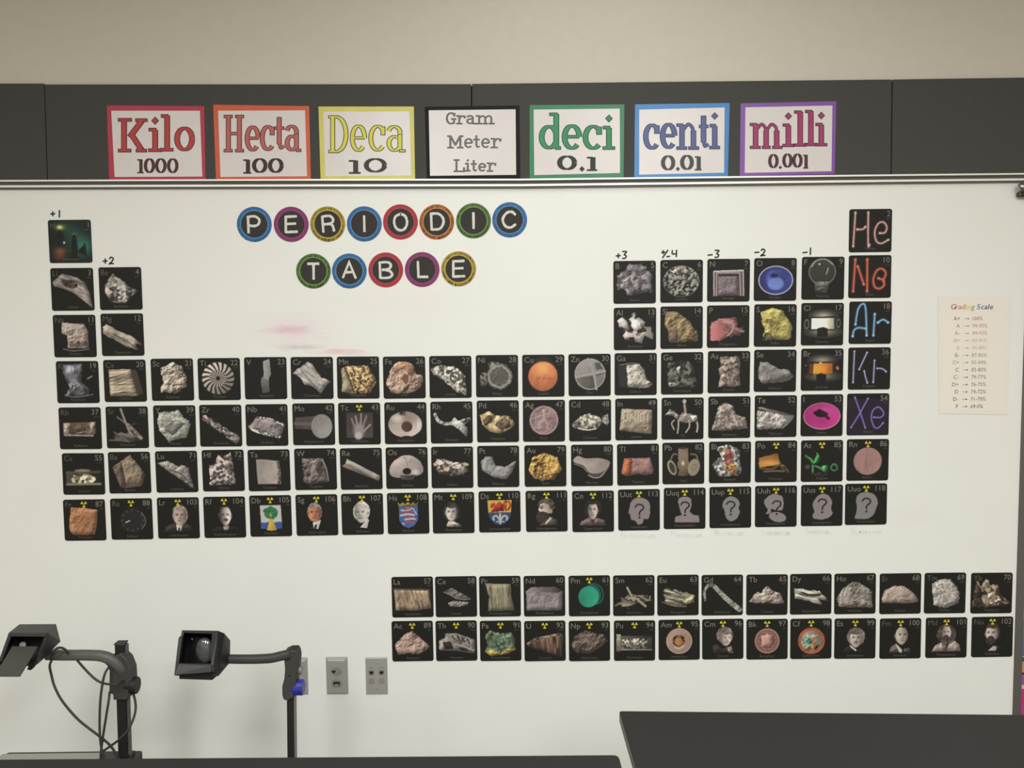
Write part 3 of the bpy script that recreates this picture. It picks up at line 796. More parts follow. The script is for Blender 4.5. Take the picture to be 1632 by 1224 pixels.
    def turbine(s, u, v, r):
        x, y = GU - u, GV - v; R = np.hypot(x, y); A = np.arctan2(y, x)
        b = np.sin(17 * (A + R * .011)) * .5 + .5
        o = np.where(b > .22, .55 + .75 * b * (0.75 + .45 * np.cos(A + 2.2)), .16)
        o = np.where((R < 20) & (R > 9), np.where(np.sin(19 * A) > .1, 1.15, .3), o)
        o = np.where(R < 9, .75, o); o = np.where(R < 5, .15, o)
        s.put((R < r).astype(float), 'b0a294', o); return s
    def neon(s, strokes, w, col, core):
        for t in strokes: s.L(t, w, col, glow=2.2)
        for t in strokes: s.L(t, w * .45, core, a=.75)
        for t in strokes:
            p = pts_of(t)
            for q in (p[0], p[-1]): s.E(q[0], q[1], w * .62, w * .62, core, a=.8)
        return s
    def mesh(s, name, size):
        cm = s.cov.reshape(PN, 2, PN, 2).mean((1, 3)); im = s.img.reshape(PN, 2, PN, 2, 3).mean((1, 3))
        edge = np.minimum(np.minimum(GU, 100 - GU), np.minimum(GV, 100 - GV)).reshape(PN, 2, PN, 2).mean((1, 3))
        cm = np.where(edge < 1.5, 0, cm)
        U = GU.reshape(PN, 2, PN, 2).mean((1, 3)); V = GV.reshape(PN, 2, PN, 2).mean((1, 3))
        q = np.maximum(np.maximum(cm[:-1, :-1], cm[1:, :-1]), np.maximum(cm[:-1, 1:], cm[1:, 1:])) > .22
        idx = -np.ones((PN, PN), int)
        use = np.zeros((PN, PN), bool)
        for a in (0, 1):
            for b in (0, 1): use[a:PN - 1 + a, b:PN - 1 + b] |= q
        idx[use] = np.arange(use.sum())
        i, j = np.nonzero(q)
        F = np.stack([idx[i + 1, j], idx[i + 1, j + 1], idx[i, j + 1], idx[i, j]], 1)
        P = np.zeros((use.sum(), 3)); P[:, 0] = (U[use] - 50) / 100 * size; P[:, 2] = (50 - V[use]) / 100 * size
        me = bpy.data.meshes.new(name)
        me.vertices.add(len(P)); me.vertices.foreach_set('co', P.ravel())
        me.loops.add(F.size); me.loops.foreach_set('vertex_index', F.ravel())
        me.polygons.add(len(F)); me.polygons.foreach_set('loop_start', np.arange(0, F.size, 4))
        at_ = me.color_attributes.new('ink', 'FLOAT_COLOR', 'POINT')
        v = im[use]; v = v + (v.mean(1, keepdims=True) - v) * .14; c = np.ones((len(P), 4)); c[:, :3] = s2l(np.clip(v, 0, 1)) * .84; at_.data.foreach_set('color', c.ravel())
        me.update(); me.validate()
        return me
def soften(m, r=9):
    for ax in (0, 1):
        c = np.cumsum(np.pad(m, [(r + 1, r) if a == ax else (0, 0) for a in (0, 1)], mode='edge'), ax)
        n = m.shape[ax]
        m = (np.take(c, np.arange(2 * r + 1, n + 2 * r + 1), ax) - np.take(c, np.arange(0, n), ax)) / (2 * r + 1)
    return m
def glow_col(c):
    return (hexc(c) if isinstance(c, str) else c) * .6
# symbol, number, mass, name, centre px, what the print shows, how it is drawn
CARDS = [
('H',1,'1.008','Hydrogen',112.2,384.8,'a teal and orange glowing gas cloud',lambda p:p.P('2 3,98 3,98 97,2 97','131a17','l',rough=0).G(80,62,24,'1c5a48').G(55,30,26,'0c2a22').G(28,17,13,'56662c',rv=8).G(27,17,6,'a07c30',rv=4).G(26,72,15,'6a3010',rv=9).G(24,86,14,'4a1a0c',rv=10).P('52 97,53 60,55 40,58 30,62 31,66 45,68 97','101614','l').P('17 60,19 34,26 24,34 26,36 50,30 62','101a16','l').P('66 75,80 60,83 54,87 56,86 80,92 90,84 84','0e1513','l').L('56 36,60 31,65 35',2,'76786a').E(36,53,2.6,2.6,'d8d8cc',soft=.6)),
('He',2,'4.003','Helium',1386.9,367.6,'pale pink glass tube letters',lambda p:p.neon(['14 8,10 86','44 8,45 82,48 83','19 47,27 47,33 46,38 41','72 56,84 55,88 42,80 31,68 34,60 52,64 74,76 80,92 72'],4.6,'b07468','e0c0b4')),
('Li',3,'6.94','Lithium',115.8,461.2,'a long grey shard with a dark hollow',lambda p:p.P('4 33,28 13,60 22,81 35,88 52,97 96,77 78,56 60,28 48,8 43','938780','k',ang=30,rough=1).E(44,37,19,10,'463d36','r',rot=15,rough=2)),
('Be',4,'9.012','Beryllium',192.4,459.9,'a bright faceted grey crystal chunk',lambda p:p.P('33 15,50 28,71 46,92 57,75 68,61 87,26 83,10 50','877f77','f',sc=13).P('46 66,62 58,68 74,58 84,44 80','c2b9ae','f',sc=18,rough=3)),
('B',5,'10.81','Boron',1011.3,449.8,'a cluster of dark grey violet nuggets',lambda p:p.P('10 68,11 32,28 23,37 5,46 12,61 8,74 12,89 34,91 77,82 70,67 79,48 77,36 84,26 66','6f686a','f',sc=9,ct=.7,rough=4).P('14 60,26 38,40 40,38 62,26 66','8a8284','r',rough=3).P('42 46,58 38,66 60,62 74,50 62','7d7272','r',rough=3)),
('C',6,'12.01','Carbon',1086.1,448.2,'a round glittering brilliant cut stone',lambda p:p.E(49,50,42,36,'716e64','f',sc=21,ct=1.8,rough=.6).P('24 26,50 14,76 30,66 34,34 34','8f8a80','f',sc=16).L('44 17,58 18',4,'b09060').E(49,50,42,36,'6d6a62',w=1.2)),
('N',7,'14.01','Nitrogen',1160.9,446.7,'a pinkish square clear glass vessel',lambda p:p.P('15 28,84 28,86 86,17 86','5c4f50','l',rough=.3).P('26 36,74 36,75 86,26 86','74666a','r',sc=22,ct=.6,rough=.5).P('26 36,74 36,72 41,27 41','2a2223','l',rough=1).L('16 86,15 30,84 28,86 86',3,'b8a8a6',sm=0).L('22 86,22 33,76 32,79 86',3,'a39390',sm=0).L('16 29,84 27',3,'cbbdb8')),
('O',8,'16.00','Oxygen',1235.3,445.4,'a bright blue round dish',lambda p:p.E(51,52,41,34,'b4b2c8').E(51,52,38.5,31.5,'2c357c','s',ang=200,ct=.4).E(51,47,22,21,'3f4ca0','s',soft=.2).E(51,60,19,15,'6b80cc','s',ct=.3,soft=.15).E(47,41,9,5,'151a40',soft=.4)),
('F',9,'19.00','Fluorine',1311.3,443.4,'a clear glass bulb with a stubby neck',lambda p:p.E(48,35,32,31,'34322e','s',ang=90,ct=.4).P('31 66,63 66,59 84,33 84','5a564f','r',rough=1).P('28 58,66 58,62 72,34 72','6a665e','r',rough=1).E(48,35,31,30,'75716a',w=2.2).L('22 24,34 9,56 6,72 18',3,'9a958c').L('58 40,62 26',2.5,'a5a098').E(41,17,2,2,'d8d4cc')),
('Ne',10,'20.18','Neon',1386,440.9,'orange red glass tube letters',lambda p:p.neon(['15 10,11 84','21 26,36 68','43 10,44 84','70 54,82 56,87 42,78 32,66 36,58 56,62 74,74 78,84 70,82 60'],5.4,'b8402a','d8745a')),
('Na',11,'22.99','Sodium',119.5,535.6,'a bundled pinkish block wrapped in a bag',lambda p:p.P('22 18,72 22,82 38,83 79,33 79,33 50,19 42','a39388','r',ct=.6,rough=1.5).P('33 54,78 52,80 72,36 76','8c7a70','r',sc=16).L('22 80,45 85,83 81',2,'7a726a')),
('Mg',12,'24.31','Magnesium',195.5,533.4,'two long ribbed beige spears',lambda p:p.P('4 30,14 25,35 38,74 56,96 76,78 72,86 87,56 78,28 60,6 49','ada08f','k',ang=35).L('30 50,60 65,84 84',2,'4a4238')),
('Al',13,'26.98','Aluminum',1011.9,524,'bright crumpled metal foil',lambda p:p.P('8 31,20 22,33 31,48 11,55 24,74 33,72 46,87 46,94 71,91 76,74 67,67 85,45 80,30 78,22 67,26 54,14 46','857b74','f',sc=9,ct=1.3,rough=3).P('8 31,20 22,33 36,36 50,24 48','d8cfc4','k',ang=50,rough=2).P('40 30,58 24,74 34,68 46,50 58,42 44','cdc4b8','k',ang=60,ct=1.3,rough=2).P('72 64,84 48,93 66,92 76','cbc2b6','s',rough=2)),
('Si',14,'28.09','Silicon',1086.1,522,'an olive brown slanted rock',lambda p:p.P('14 14,35 12,66 33,79 53,92 68,88 82,22 86,18 58,9 38','86714d','r').P('18 58,38 52,42 66,40 84,22 84','64513f','r').P('24 44,36 40,40 50,30 52','a18e66','r')),
('P',15,'30.97','Phosphorus',1160.3,520.4,'dark red broken flakes',lambda p:p.P('10 38,28 32,58 28,73 32,71 49,85 54,80 69,58 74,46 76,30 83,9 83','8f5a58','k',ang=25,ct=1.3,rough=4).P('10 42,32 44,42 62,30 83,9 83','935654','s',rough=1.5).L('40 40,62 44,58 62,48 72',3,'b39a94').L('78 60,86 62',5,'8a7c78')),
('S',16,'32.06','Sulfur',1235.3,518.7,'a lump of mustard yellow mineral',lambda p:p.P('16 18,42 9,68 15,77 32,90 52,87 79,83 84,21 82,25 58,17 41','a99b50','r',ct=.6).P('20 84,26 66,40 68,54 86','6b5d40','r').E(36,42,12,6,'7a5f34','r',rough=4,a=.8).E(54,44,10,4,'7d6334',rough=4,a=.7)),
('Cl',17,'35.45','Chlorine',1310.3,516.6,'a glowing white tube on a black stand',lambda p:p.G(52,30,24,'6e6a5a',rv=10).G(52,68,32,'6a665a',rv=10).P('24 36,77 36,78 62,23 62','d6d1c0','s',rough=0).G(52,48,22,'40402c').P('0 60,24 34,24 64','1d1c18','l',rough=0).L('20 35,80 33',3,'17150f').L('20 63,80 63',2.5,'17150f').P('38 60,52 57,63 60,63 80,38 80','171612','l',rough=.3).E(13,50,5,10,'6c685e',w=2).E(88,48,4,9,'6c685e',w=1.6)),
('Ar',18,'39.95','Argon',1386.6,514.2,'light blue glass tube letters',lambda p:p.neon(['15 54,20 20,30 6,38 16,42 80','9 82,12 68,22 62,40 64','60 30,58 80','68 50,80 43,92 50'],5,'3f7fb4','a4cbe2')),
('K',19,'39.10','Potassium',124.3,609,'a smoky violet grey crumpled piece in a dish',lambda p:p.P('16 7,62 7,62 28,58 50,79 68,73 84,19 84,31 62,16 28','65636a','f',sc=8,ct=.6,rough=2).P('18 10,60 10,56 30,24 34','84828a','k',ang=80,rough=2).P('34 58,60 52,76 72,40 80','716f74','r',rough=2).L('18 80,45 86,86 79',1.5,'8a8884').L('74 42,84 36',3,'8d8b8e')),
('Ca',20,'40.08','Calcium',199.6,606.9,'a pale tan slab with a dark side',lambda p:p.P('64 22,78 26,92 80,77 86','443c30','l',rough=.5).P('12 23,64 22,78 86,14 87','a3937a','k',ang=-8,ct=.7,rough=.6)),
('Sc',21,'44.96','Scandium',275,605,'a knobbly pinkish tan lump',lambda p:p.P('24 21,53 9,74 18,83 42,84 67,53 84,20 79,29 55,25 36','ab9a88','r',sc=14,ct=1.1,rough=3).L('55 48,82 42',2,'4c4036').L('50 64,82 60',2,'4c4036')),
('Ti',22,'47.87','Titanium',349.6,604.2,'a round bladed turbine wheel',lambda p:p.turbine(47.5,48,38)),
('V',23,'50.94','Vanadium',423.6,602.7,'a thin bent grey strip',lambda p:p.P('45 10,60 4,63 41,57 52,46 48','8d8e86','s',ang=20,rough=.5).P('46 46,57 52,58 70,59 83,42 86,39 60,40 50','75756f','s',ang=90,rough=.5).L('44 47,57 53',2,'a8a8a0')),
('Cr',24,'52.00','Chromium',497.6,602.4,'a bright ridged diagonal chunk',lambda p:p.P('4 39,39 12,47 14,74 50,94 59,83 69,71 86,49 69,33 66,23 50,12 42','a09890','k',ang=42,ct=1.0,sc=14).L('24 32,66 80',1.6,'4c4640')),
('Mn',25,'54.94','Manganese',571,601.8,'an orange speckled pebbly block',lambda p:p.P('11 26,26 22,74 22,82 37,94 59,79 86,36 88,12 84','ab8558','f',sc=24,ct=1.0).P('11 28,24 30,36 70,40 86,12 84','92866c','r',ct=.5).L('18 26,30 56,40 84',3,'4a3a28')),
('Fe',26,'55.85','Iron',644.5,601.6,'a reddish brown rounded rock',lambda p:p.P('9 54,25 21,50 12,71 21,79 43,91 45,93 65,74 84,50 87,23 87,11 72','b0917a','r',ct=.7,sc=8,sm=1).P('20 30,50 12,70 22,74 40,60 42,50 28,30 40','9a6a4c','r',ct=.6,a=.75).E(53,53,7,12,'6a4432',rough=2,a=.85)),
('Co',27,'58.93','Cobalt',718,600.7,'a bubbly silver grey wedge',lambda p:p.P('3 31,21 23,64 26,84 48,88 92,67 86,34 59,7 41','9f998d','f',sc=17,ct=.9).E(60,50,10,10,'57503f',w=4).E(45,38,6,5,'4a443a').E(30,34,5,4,'4c463c').E(76,68,5,5,'544d42').E(56,64,5,4,'4f493f').L('6 34,50 62,84 92',4,'c4bdb0',a=.6)),
('Ni',28,'58.69','Nickel',792.2,599.3,'a round button with lumps on its rim',lambda p:p.E(19,58,9,16,'7d796c','f',sc=16,rough=3).E(43,25,14,9,'857f72','f',sc=16,rough=3).E(56,51,30,31,'6b675a','f',sc=22,ct=.7,rough=2).E(55,51,25,25,'99958a',w=3.5,rough=1).E(55,51,21,21,'5d5952','r',sc=20,ct=.4)),
('Cu',29,'63.55','Copper',866,598.8,'a smooth round orange disc',lambda p:p.E(49,51,35,35.5,'cc7246','s',ang=90,ct=.4).G(48,34,20,'2e3010').E(52,56,16,8,'c0603a','r',a=.5,soft=.6).E(49,51,34,34.5,'a24e30',w=1.5)),
('Zn',30,'65.38','Zinc',939.6,597.6,'a round grey disc with a raised cross',lambda p:p.E(51,48,36.5,37,'86827a','s',ang=60,ct=.4).P('16 56,58 52,64 82,40 84,22 74','5a534e','s',rough=1).L('18 55,60 46,86 41',5,'a29d95').L('46 12,58 40,66 84',5,'a09b93').P('62 22,74 20,82 36,66 38','6e6962','s').L('66 52,84 46',3,'5c564f').E(51,48,35.5,36,'b0aba2',w=2)),
('Ga',31,'69.72','Gallium',1013,596.2,'pale crumpled metal in a clear bag',lambda p:p.P('8 26,28 27,32 82,12 80','2b2a26','l',rough=.5).P('28 27,58 27,69 38,76 64,91 73,82 83,32 82','aba194','r',sc=11,ct=.8,rough=1.5).L('14 28,40 24,60 27',2,'7d756a')),
('Ge',32,'72.63','Germanium',1087,594.9,'a dark glassy chunk with white glints',lambda p:p.P('16 25,64 20,75 34,86 75,79 84,16 82','4c4b42','f',sc=13,ct=1.2).P('36 36,44 34,44 52,38 50','b8b5a8','r',rough=3).P('16 70,40 74,44 82,18 82','8a877c','f',sc=22)),
('As',33,'74.92','Arsenic',1161.5,593,'a brown cracked rough block',lambda p:p.P('29 14,75 14,76 84,26 85,28 60,24 43,30 30','8e7d72','f',sc=15,ct=.6,rough=3).L('30 36,52 30,76 26',1.8,'382e2a').L('28 56,50 48,74 58',1.8,'382e2a').L('52 30,48 50,56 78',1.8,'382e2a')),
('Se',34,'78.97','Selenium',1235.1,590.8,'a smooth grey tapering stone',lambda p:p.P('9 53,15 29,33 30,57 46,81 47,95 64,85 72,63 78,20 80,11 68','817b75','r',ct=.4).P('30 50,56 50,90 66,62 76,28 78','6e6862','r',ct=.4,a=.8)),
('Br',35,'79.90','Bromine',1310,589,'a glowing orange tube on a black stand',lambda p:p.G(50,27,24,'6a675c',rv=9).G(52,66,30,'565a50',rv=9).P('20 36,74 34,75 60,20 60','dc7424','s',rough=0).G(48,47,22,'201e04').P('18 30,30 30,28 64,18 64','3a1c0c','l',rough=0,a=.75).L('22 34,74 33',3,'1a0f08').E(46,34,3,1.5,'e0d8cc').P('36 62,47 58,60 62,60 83,36 83','141310','l',rough=.3).E(86,46,3,5,'b07434',rough=2).E(11,40,2,2,'6a6660')),
('Kr',36,'83.80','Krypton',1385,587.2,'thin lilac white glass tube letters',lambda p:p.neon(['14 9,12 83','44 12,34 34,26 52','38 56,42 72,46 84','62 31,60 83','69 50,81 51,90 58'],3.4,'7a72a0','cdc6e0')),
('Rb',37,'85.47','Rubidium',128.3,682.5,'a sealed brown and cream glass ampoule',lambda p:p.P('10 37,88 35,88 60,78 71,10 69','85715f','f',sc=12,ct=.7,rough=.6).P('30 42,62 40,64 56,40 60','55402f','r',a=.8).L('12 66,80 68',3,'c4b8a8',a=.8).P('72 40,86 38,86 60,76 62','aca292','r',a=.8).P('10 40,24 40,22 66,10 66','a2978a','r',a=.7)),
('Sr',38,'87.62','Strontium',203.2,681,'loose grey brown needle crystals',lambda p:p.P('18 84,20 66,40 68,55 60,75 70,83 82,60 86','554a44','k',ang=25,rough=2).L('36 6,52 53,60 66',5,'968b80').L('27 25,40 35,48 43',3,'7c736a').L('52 44,68 60,82 76',8,'80766c',st='r').L('60 44,72 40',1.5,'5a524c').sticks(9,38,74,18,30,3,'8f867c',-5,40)),
('Y',39,'88.91','Yttrium',278.8,679.2,'a pale ragged disc of cut metal',lambda p:p.P('15 18,35 15,62 12,68 21,89 46,77 77,36 87,14 62,10 34','a5a396','r',ct=.55,rough=3).P('18 34,60 36,76 44,46 72,28 62','82827a','r',ct=.4)),
('Zr',40,'91.22','Zirconium',352,678.3,'a glittering diagonal crystal bar',lambda p:p.P('4 33,12 23,96 78,88 95','877a74','f',sc=18,ct=.9)),
('Nb',41,'92.91','Niobium',425.5,677.4,'a mauve bar with sparkling edges',lambda p:p.P('6 53,26 31,66 37,94 50,82 81,39 70,15 64','8a7d7b','r',sc=16,ct=.5).L('8 56,30 67,60 74,80 79',6,'a9a096',st='f',sc=26,ct=1.2).L('28 31,60 36,90 50',4,'a0968e',st='f',sc=26,ct=1.2)),
('Mo',42,'95.95','Molybdenum',500.2,676,'a grey cylinder seen from its end',lambda p:p.P('6 34,62 30,62 64,5 60','4e4540','s',ang=90,ct=.2,rough=.3).L('6 48,60 50',8,'6e625b',a=.7).E(69,55,25,29,'86837c','s',ang=230,ct=.3)),
('Tc',43,'98','Technetium',573,675.1,'a hazy x-ray style hand scan',lambda p:p.P('19 24,82 24,82 84,19 84','453a37','s',rough=0,ang=270,ct=.3).E(49,66,13,17,'978a85',soft=.35).E(47,79,9,9,'b9aea8',soft=.3).L('40 60,35 48,32 38',4.5,'8c807b',a=.85).L('46 56,43 42,41 32',5,'968a85',a=.85).L('52 56,54 40,54 27',5,'968a85',a=.85).L('58 58,63 44,67 32',4.5,'8c807b',a=.85).L('60 68,68 60,75 53',5,'9a8e88',a=.85)),
('Ru',44,'101.1','Ruthenium',646.5,674.3,'a shiny bean shape with a brown hole',lambda p:p.E(49,53,40,31,'b1a196','s',ang=250,ct=.4).E(30,38,12,8,'cfc4ba',soft=.6).E(82,56,5,12,'d8d0c6',soft=.6).E(53,58,13,13,'4c362c','s',soft=.1).E(44,27,9,5,'5c483c','r',rough=2).E(60,38,12,10,'94745e',soft=.7,a=.6).E(52,86,13,6,CARD_BLACK)),
('Rh',45,'102.9','Rhodium',719.8,673.2,'a white forked splash of metal',lambda p:p.L('11 30,18 45,35 53,56 50',8,'a5a099',st='r').P('52 44,58 38,66 46,94 38,95 46,80 55,88 66,86 85,67 66,50 56','b4b0a9','r',ct=.5,rough=1.5).P('70 47,92 40,94 46,78 54','6d6862','r')),
('Pd',46,'106.4','Palladium',793.6,671.4,'a golden brown bead shaped nugget',lambda p:p.P('8 35,26 26,42 35,62 36,78 38,92 57,80 68,56 81,29 74,13 57','a0865f','f',sc=9,ct=.8).P('14 46,36 34,38 50,18 62','5a4630','r').P('42 58,60 42,80 48,82 62,56 72','5c4a38','r').L('30 66,44 52,62 40',4,'c4b08c')),
('Ag',47,'107.9','Silver',866.9,670.5,'an old round coin with a seated figure',lambda p:p.E(50,49,34.5,35,'937674','r',sc=16,ct=.4,rough=.8).E(50,49,32,32.5,'b39a94',w=2).E(49,26,4,4.5,'bfa8a0').L('49 31,50 46,40 56,38 68',5,'b39b94').L('50 44,58 58,60 68',4,'b09890').L('48 36,36 40,27 44',3,'b39b94').L('52 34,62 32,64 24',3,'b39b94').L('28 30,30 58',1.8,'a98f8a').L('52 58,66 58,66 70',2,'a98f8a')),
('Cd',48,'112.4','Cadmium',940.4,669.8,'a cast metal fish',lambda p:p.P('7 58,27 40,48 33,73 43,80 54,67 71,35 75,10 67','9a9484','f',sc=20,ct=.9,rough=.8).P('77 42,92 35,95 57,90 63,80 54','a8a29a','r',rough=1).P('7 58,24 44,30 66,12 67','827c70','r').L('22 68,44 73,64 70',3,'cfc9ba')),
('In',49,'114.8','Indium',1014,668.2,'a tan ingot stamped with letters',lambda p:p.P('15 24,88 28,86 86,10 76','9a8a74','r',ct=.4,rough=.8).L('18 27,86 31',2,'c0b09a').L('19 35,20 50,25 54,29 50,29 36',2,'cdbfa8',sm=0).L('35 54,36 36,48 55,48 36',2,'cdbfa8',sm=0).L('54 36,54 55',2,'cdbfa8').L('60 36,60 55,68 52,69 40,60 36',2,'cdbfa8',sm=0).L('76 38,76 56',2,'cdbfa8').E(60,68,16,6,'7a6a56','r',rough=3,a=.7)),
('Sn',50,'118.7','Tin',1087.7,666.9,'a small toy rider on a horse',lambda p:p.E(61,49,22,11,'8d8275','r',ct=.7).P('8 42,20 27,30 34,46 46,40 54,28 44,18 42','968c80','r',rough=1).L('55 48,56 30,54 16',6,'a09588',st='r').E(54,9,4.5,5,'b8aea0').L('50 38,44 48,40 56',4,'9a9084').L('30 54,24 62,30 76',3,'b0a698').L('40 54,40 68,38 85',3.5,'b0a698').L('66 56,66 70,58 83',3.5,'b0a698').L('80 50,86 66,84 82',4,'b8aea0').P('66 42,84 44,88 60,78 58','b8ad9f','r',rough=1)),
('Sb',51,'121.8','Antimony',1162.2,664.9,'a craggy grey tan rock with a low shoulder',lambda p:p.P('8 80,25 22,38 16,57 22,66 43,74 46,88 51,94 78,60 80,34 83','91827a','f',sc=22,ct=.5)),
('Te',52,'127.6','Tellurium',1236,663.3,'a silvery slab broken to a point',lambda p:p.P('6 30,13 27,94 48,70 50','6c645e','s',rough=1).P('6 34,70 48,94 48,90 59,68 80,6 82','9b938c','r',sc=16,ct=1.1,rough=1.5).P('70 52,94 48,90 60,78 66','b3aca4','s')),
('I',53,'126.9','Iodine',1309.5,661.7,'a hot pink oval dish with dark crystals',lambda p:p.E(50,52,44,32,'c79aa6').E(50,51.5,42.5,30.5,'b8297a','s',ang=200,ct=.3).E(62,38,22,10,'d25a9c',soft=.7,a=.5).E(46,46,18,8.5,'270a14','r',rough=4).L('56 50,66 58',6,'270a14')),
('Xe',54,'131.3','Xenon',1383,660.3,'violet glass tube letters',lambda p:p.P('2 14,98 14,98 98,2 98','231a30','l',rough=0,a=.6).neon(['18 9,31 44,44 82','49 12,30 48,10 81','64 57,81 57,87 46,75 33,62 40,58 58,64 78,74 83,86 71'],3.6,'5c42a0','a58fc8')),
('Cs',55,'132.9','Cesium',133.5,755.2,'a melted cream bead inside a dark glass tube',lambda p:p.P('9 44,91 42,91 78,9 78','3a342c','s',rough=1).L('10 47,90 45',5,'5d564a',a=.7).E(48,42,19,3.5,'8d7c62').E(49,62,29,12.5,'bfae8c','f',sc=14,ct=.9,rough=2).L('10 75,90 74',5,'8b816d').L('26 52,74 52',2,'2a241c')),
('Ba',56,'137.3','Barium',206.9,753.1,'a brown faceted chunk',lambda p:p.P('10 37,53 7,88 54,78 83,52 86,28 86','87765f','r',ct=.6,rough=1).P('10 37,32 24,42 84,28 86','69594a','r',ct=.4,rough=.8)),
('La',57,'138.9','Lanthanum',657.6,951.3,'a tan fibrous rectangular block',lambda p:p.P('5 29,91 31,95 78,60 83,9 83','a0866a','k',ang=70,sc=16,rough=1).L('6 30,90 33',4,'5c5044')),
('Ce',58,'140.1','Cerium',727,950.7,'two thin grey shards lying crosswise',lambda p:p.P('22 35,39 28,79 51,92 55,68 59,48 56','66605a','r',rough=1).P('31 65,45 61,82 65,74 72,57 75,34 74','aba098','r',rough=1.5).L('20 38,60 56,84 56',1.5,'a09890')),
('Pr',59,'140.9','Praseodymium',796.9,950.2,'a grey green block with vertical grain',lambda p:p.P('14 18,76 20,78 54,85 85,21 86,24 50','878066','k',ang=86,ct=.6,rough=1)),
('Nd',60,'144.2','Neodymium',867.7,949.7,'a rounded mauve grey block',lambda p:p.P('6 38,18 28,78 28,94 38,92 86,7 85','85797a','r',ct=.35,rough=1).P('6 38,18 28,78 28,94 38,80 42,20 40','6c6264','s',rough=.6)),
('Pm',61,'145','Promethium',939.3,949.4,'a bright teal round button',lambda p:p.E(63,45,20,25,'1b5a50',w=3,rot=-15).E(55,48,23,26,'156050').E(48,52,24.5,26,'279a78','s',ang=200,ct=.3)),
('Sm',62,'150.4','Samarium',1010,949,'a heap of beige splinters',lambda p:p.sticks(16,50,60,32,34,3,'8f836f',-10,45).L('34 30,50 62',5,'a8997f').L('52 54,78 76',6,'a08f76').L('24 74,40 72',6,'a39580').L('6 74,22 66,40 68',4,'7a6e5c').L('62 50,84 62,90 52',3,'9a8c76')),
('Eu',63,'152.0','Europium',1080.4,948.4,'a pale fan shaped scrap',lambda p:p.P('14 40,19 33,55 40,92 51,89 68,64 75,40 76,22 68','928a74','k',ang=20,ct=1.2,rough=3).P('60 62,88 50,90 66,70 72','a19a70','r').L('12 66,40 76,70 78',2,'827a68')),
('Gd',64,'157.3','Gadolinium',1150.9,948.2,'a hooked grey cane of metal',lambda p:p.L('9 62,7 42,16 26,28 26,36 34,60 59,92 86',5,'928d84',w2=13,st='r')),
('Tb',65,'158.9','Terbium',1222.2,947.7,'a pinkish mound of crumbs',lambda p:p.P('6 67,25 42,35 46,51 27,65 41,82 48,93 71,76 72,50 70,23 69','a9978b','r',sc=16)),
('Dy',66,'162.5','Dysprosium',1291.9,946.6,'a pale twisted splinter',lambda p:p.P('9 35,32 38,71 43,97 70,80 66,68 60,79 77,62 75,45 66,12 60','a09889','k',ang=18,ct=1.3,rough=2).L('40 52,72 52',5,'3a322a')),
('Ho',67,'164.9','Holmium',1362.4,946,'a grey grainy dome shaped rock',lambda p:p.P('5 62,20 38,45 20,64 25,80 36,92 45,90 60,94 85,13 82','8a8075','r',sc=22,ct=.9,rough=1.5)),
('Er',68,'167.3','Erbium',1434.5,945.9,'a smooth pinkish hill shaped stone',lambda p:p.P('5 63,11 42,36 30,58 31,83 50,95 70,73 74,7 72','a29083','r',ct=.4,rough=1).L('50 64,62 66,74 70',2,'54463e').E(64,56,8,5,'8a7566',soft=.6)),
('Tm',69,'168.9','Thulium',1505.7,945,'a pale grey roughly square piece',lambda p:p.P('18 26,36 16,62 17,75 32,86 52,83 76,49 87,23 80,20 54','a39b92','f',sc=22,ct=.35,rough=3)),
('Yb',70,'173.0','Ytterbium',1579.8,945,'brown and cream stacked crystals',lambda p:p.P('4 83,13 18,26 34,36 14,47 30,62 27,73 45,77 58,96 76,36 85','776753','f',sc=11,ct=1.1).P('4 83,12 20,24 40,30 84','4c4034','r').P('40 50,54 50,50 64,42 62','b5a896','r').P('34 18,42 16,44 32,34 32','b0a290','r').P('36 82,60 60,92 76','958672','f',sc=22)),
('Lu',71,'175.0','Lutetium',281.9,751.7,'a pale arrow shaped shard',lambda p:p.P('5 27,30 24,57 39,63 33,79 42,90 93,60 69,30 49,19 39','999088','r',ct=.55,rough=1.5).L('34 46,58 54,76 72',3,'5d544e')),
('Hf',72,'178.5','Hafnium',356.1,749.8,'a bright silver ragged block',lambda p:p.P('18 37,31 33,40 12,58 15,70 4,74 40,79 83,17 86','8a8078','f',sc=16,ct=1.0,rough=2.5)),
('Ta',73,'180.9','Tantalum',429.1,749.4,'a smooth pale pink grey plate',lambda p:p.P('20 23,42 24,74 28,78 59,77 83,22 83','a5988f','s',ang=200,ct=.25,rough=.5).P('68 27,74 28,78 59,77 83,70 83,72 50','645a52','f',sc=26,ct=1)),
('W',74,'183.8','Tungsten',503.2,747.6,'a dark brown grey broken block',lambda p:p.P('18 24,69 24,77 53,81 81,38 87,20 81','6b605a','r',ct=1,rough=1).E(60,48,9,14,'3c332e','r',rough=3,a=.8).L('66 26,76 50,80 78',2,'a89e96')),
('Re',75,'186.2','Rhenium',575.9,747,'a straight pale square bar',lambda p:p.P('4 43,13 36,91 80,84 78','62584f','s',rough=.3).P('16 25,95 68,91 80,13 37','ada195','k',ang=29,ct=.35,rough=.4)),
('Os',76,'190.2','Osmium',648.6,745.7,'a cracked mushroom cap with a dark hole',lambda p:p.P('9 62,14 39,41 20,68 23,86 42,87 62,68 70,24 73','a89b94','s',ang=60,ct=.5,sm=1,rough=1).P('32 68,72 66,64 78,38 78','4e423e','s',rough=1).E(50,58,10.5,8,'181413').L('44 24,50 36,52 48',1.2,'6a5c56').L('62 28,56 38',1.2,'6a5c56').E(70,60,8,6,'cfc6be',soft=.6)),
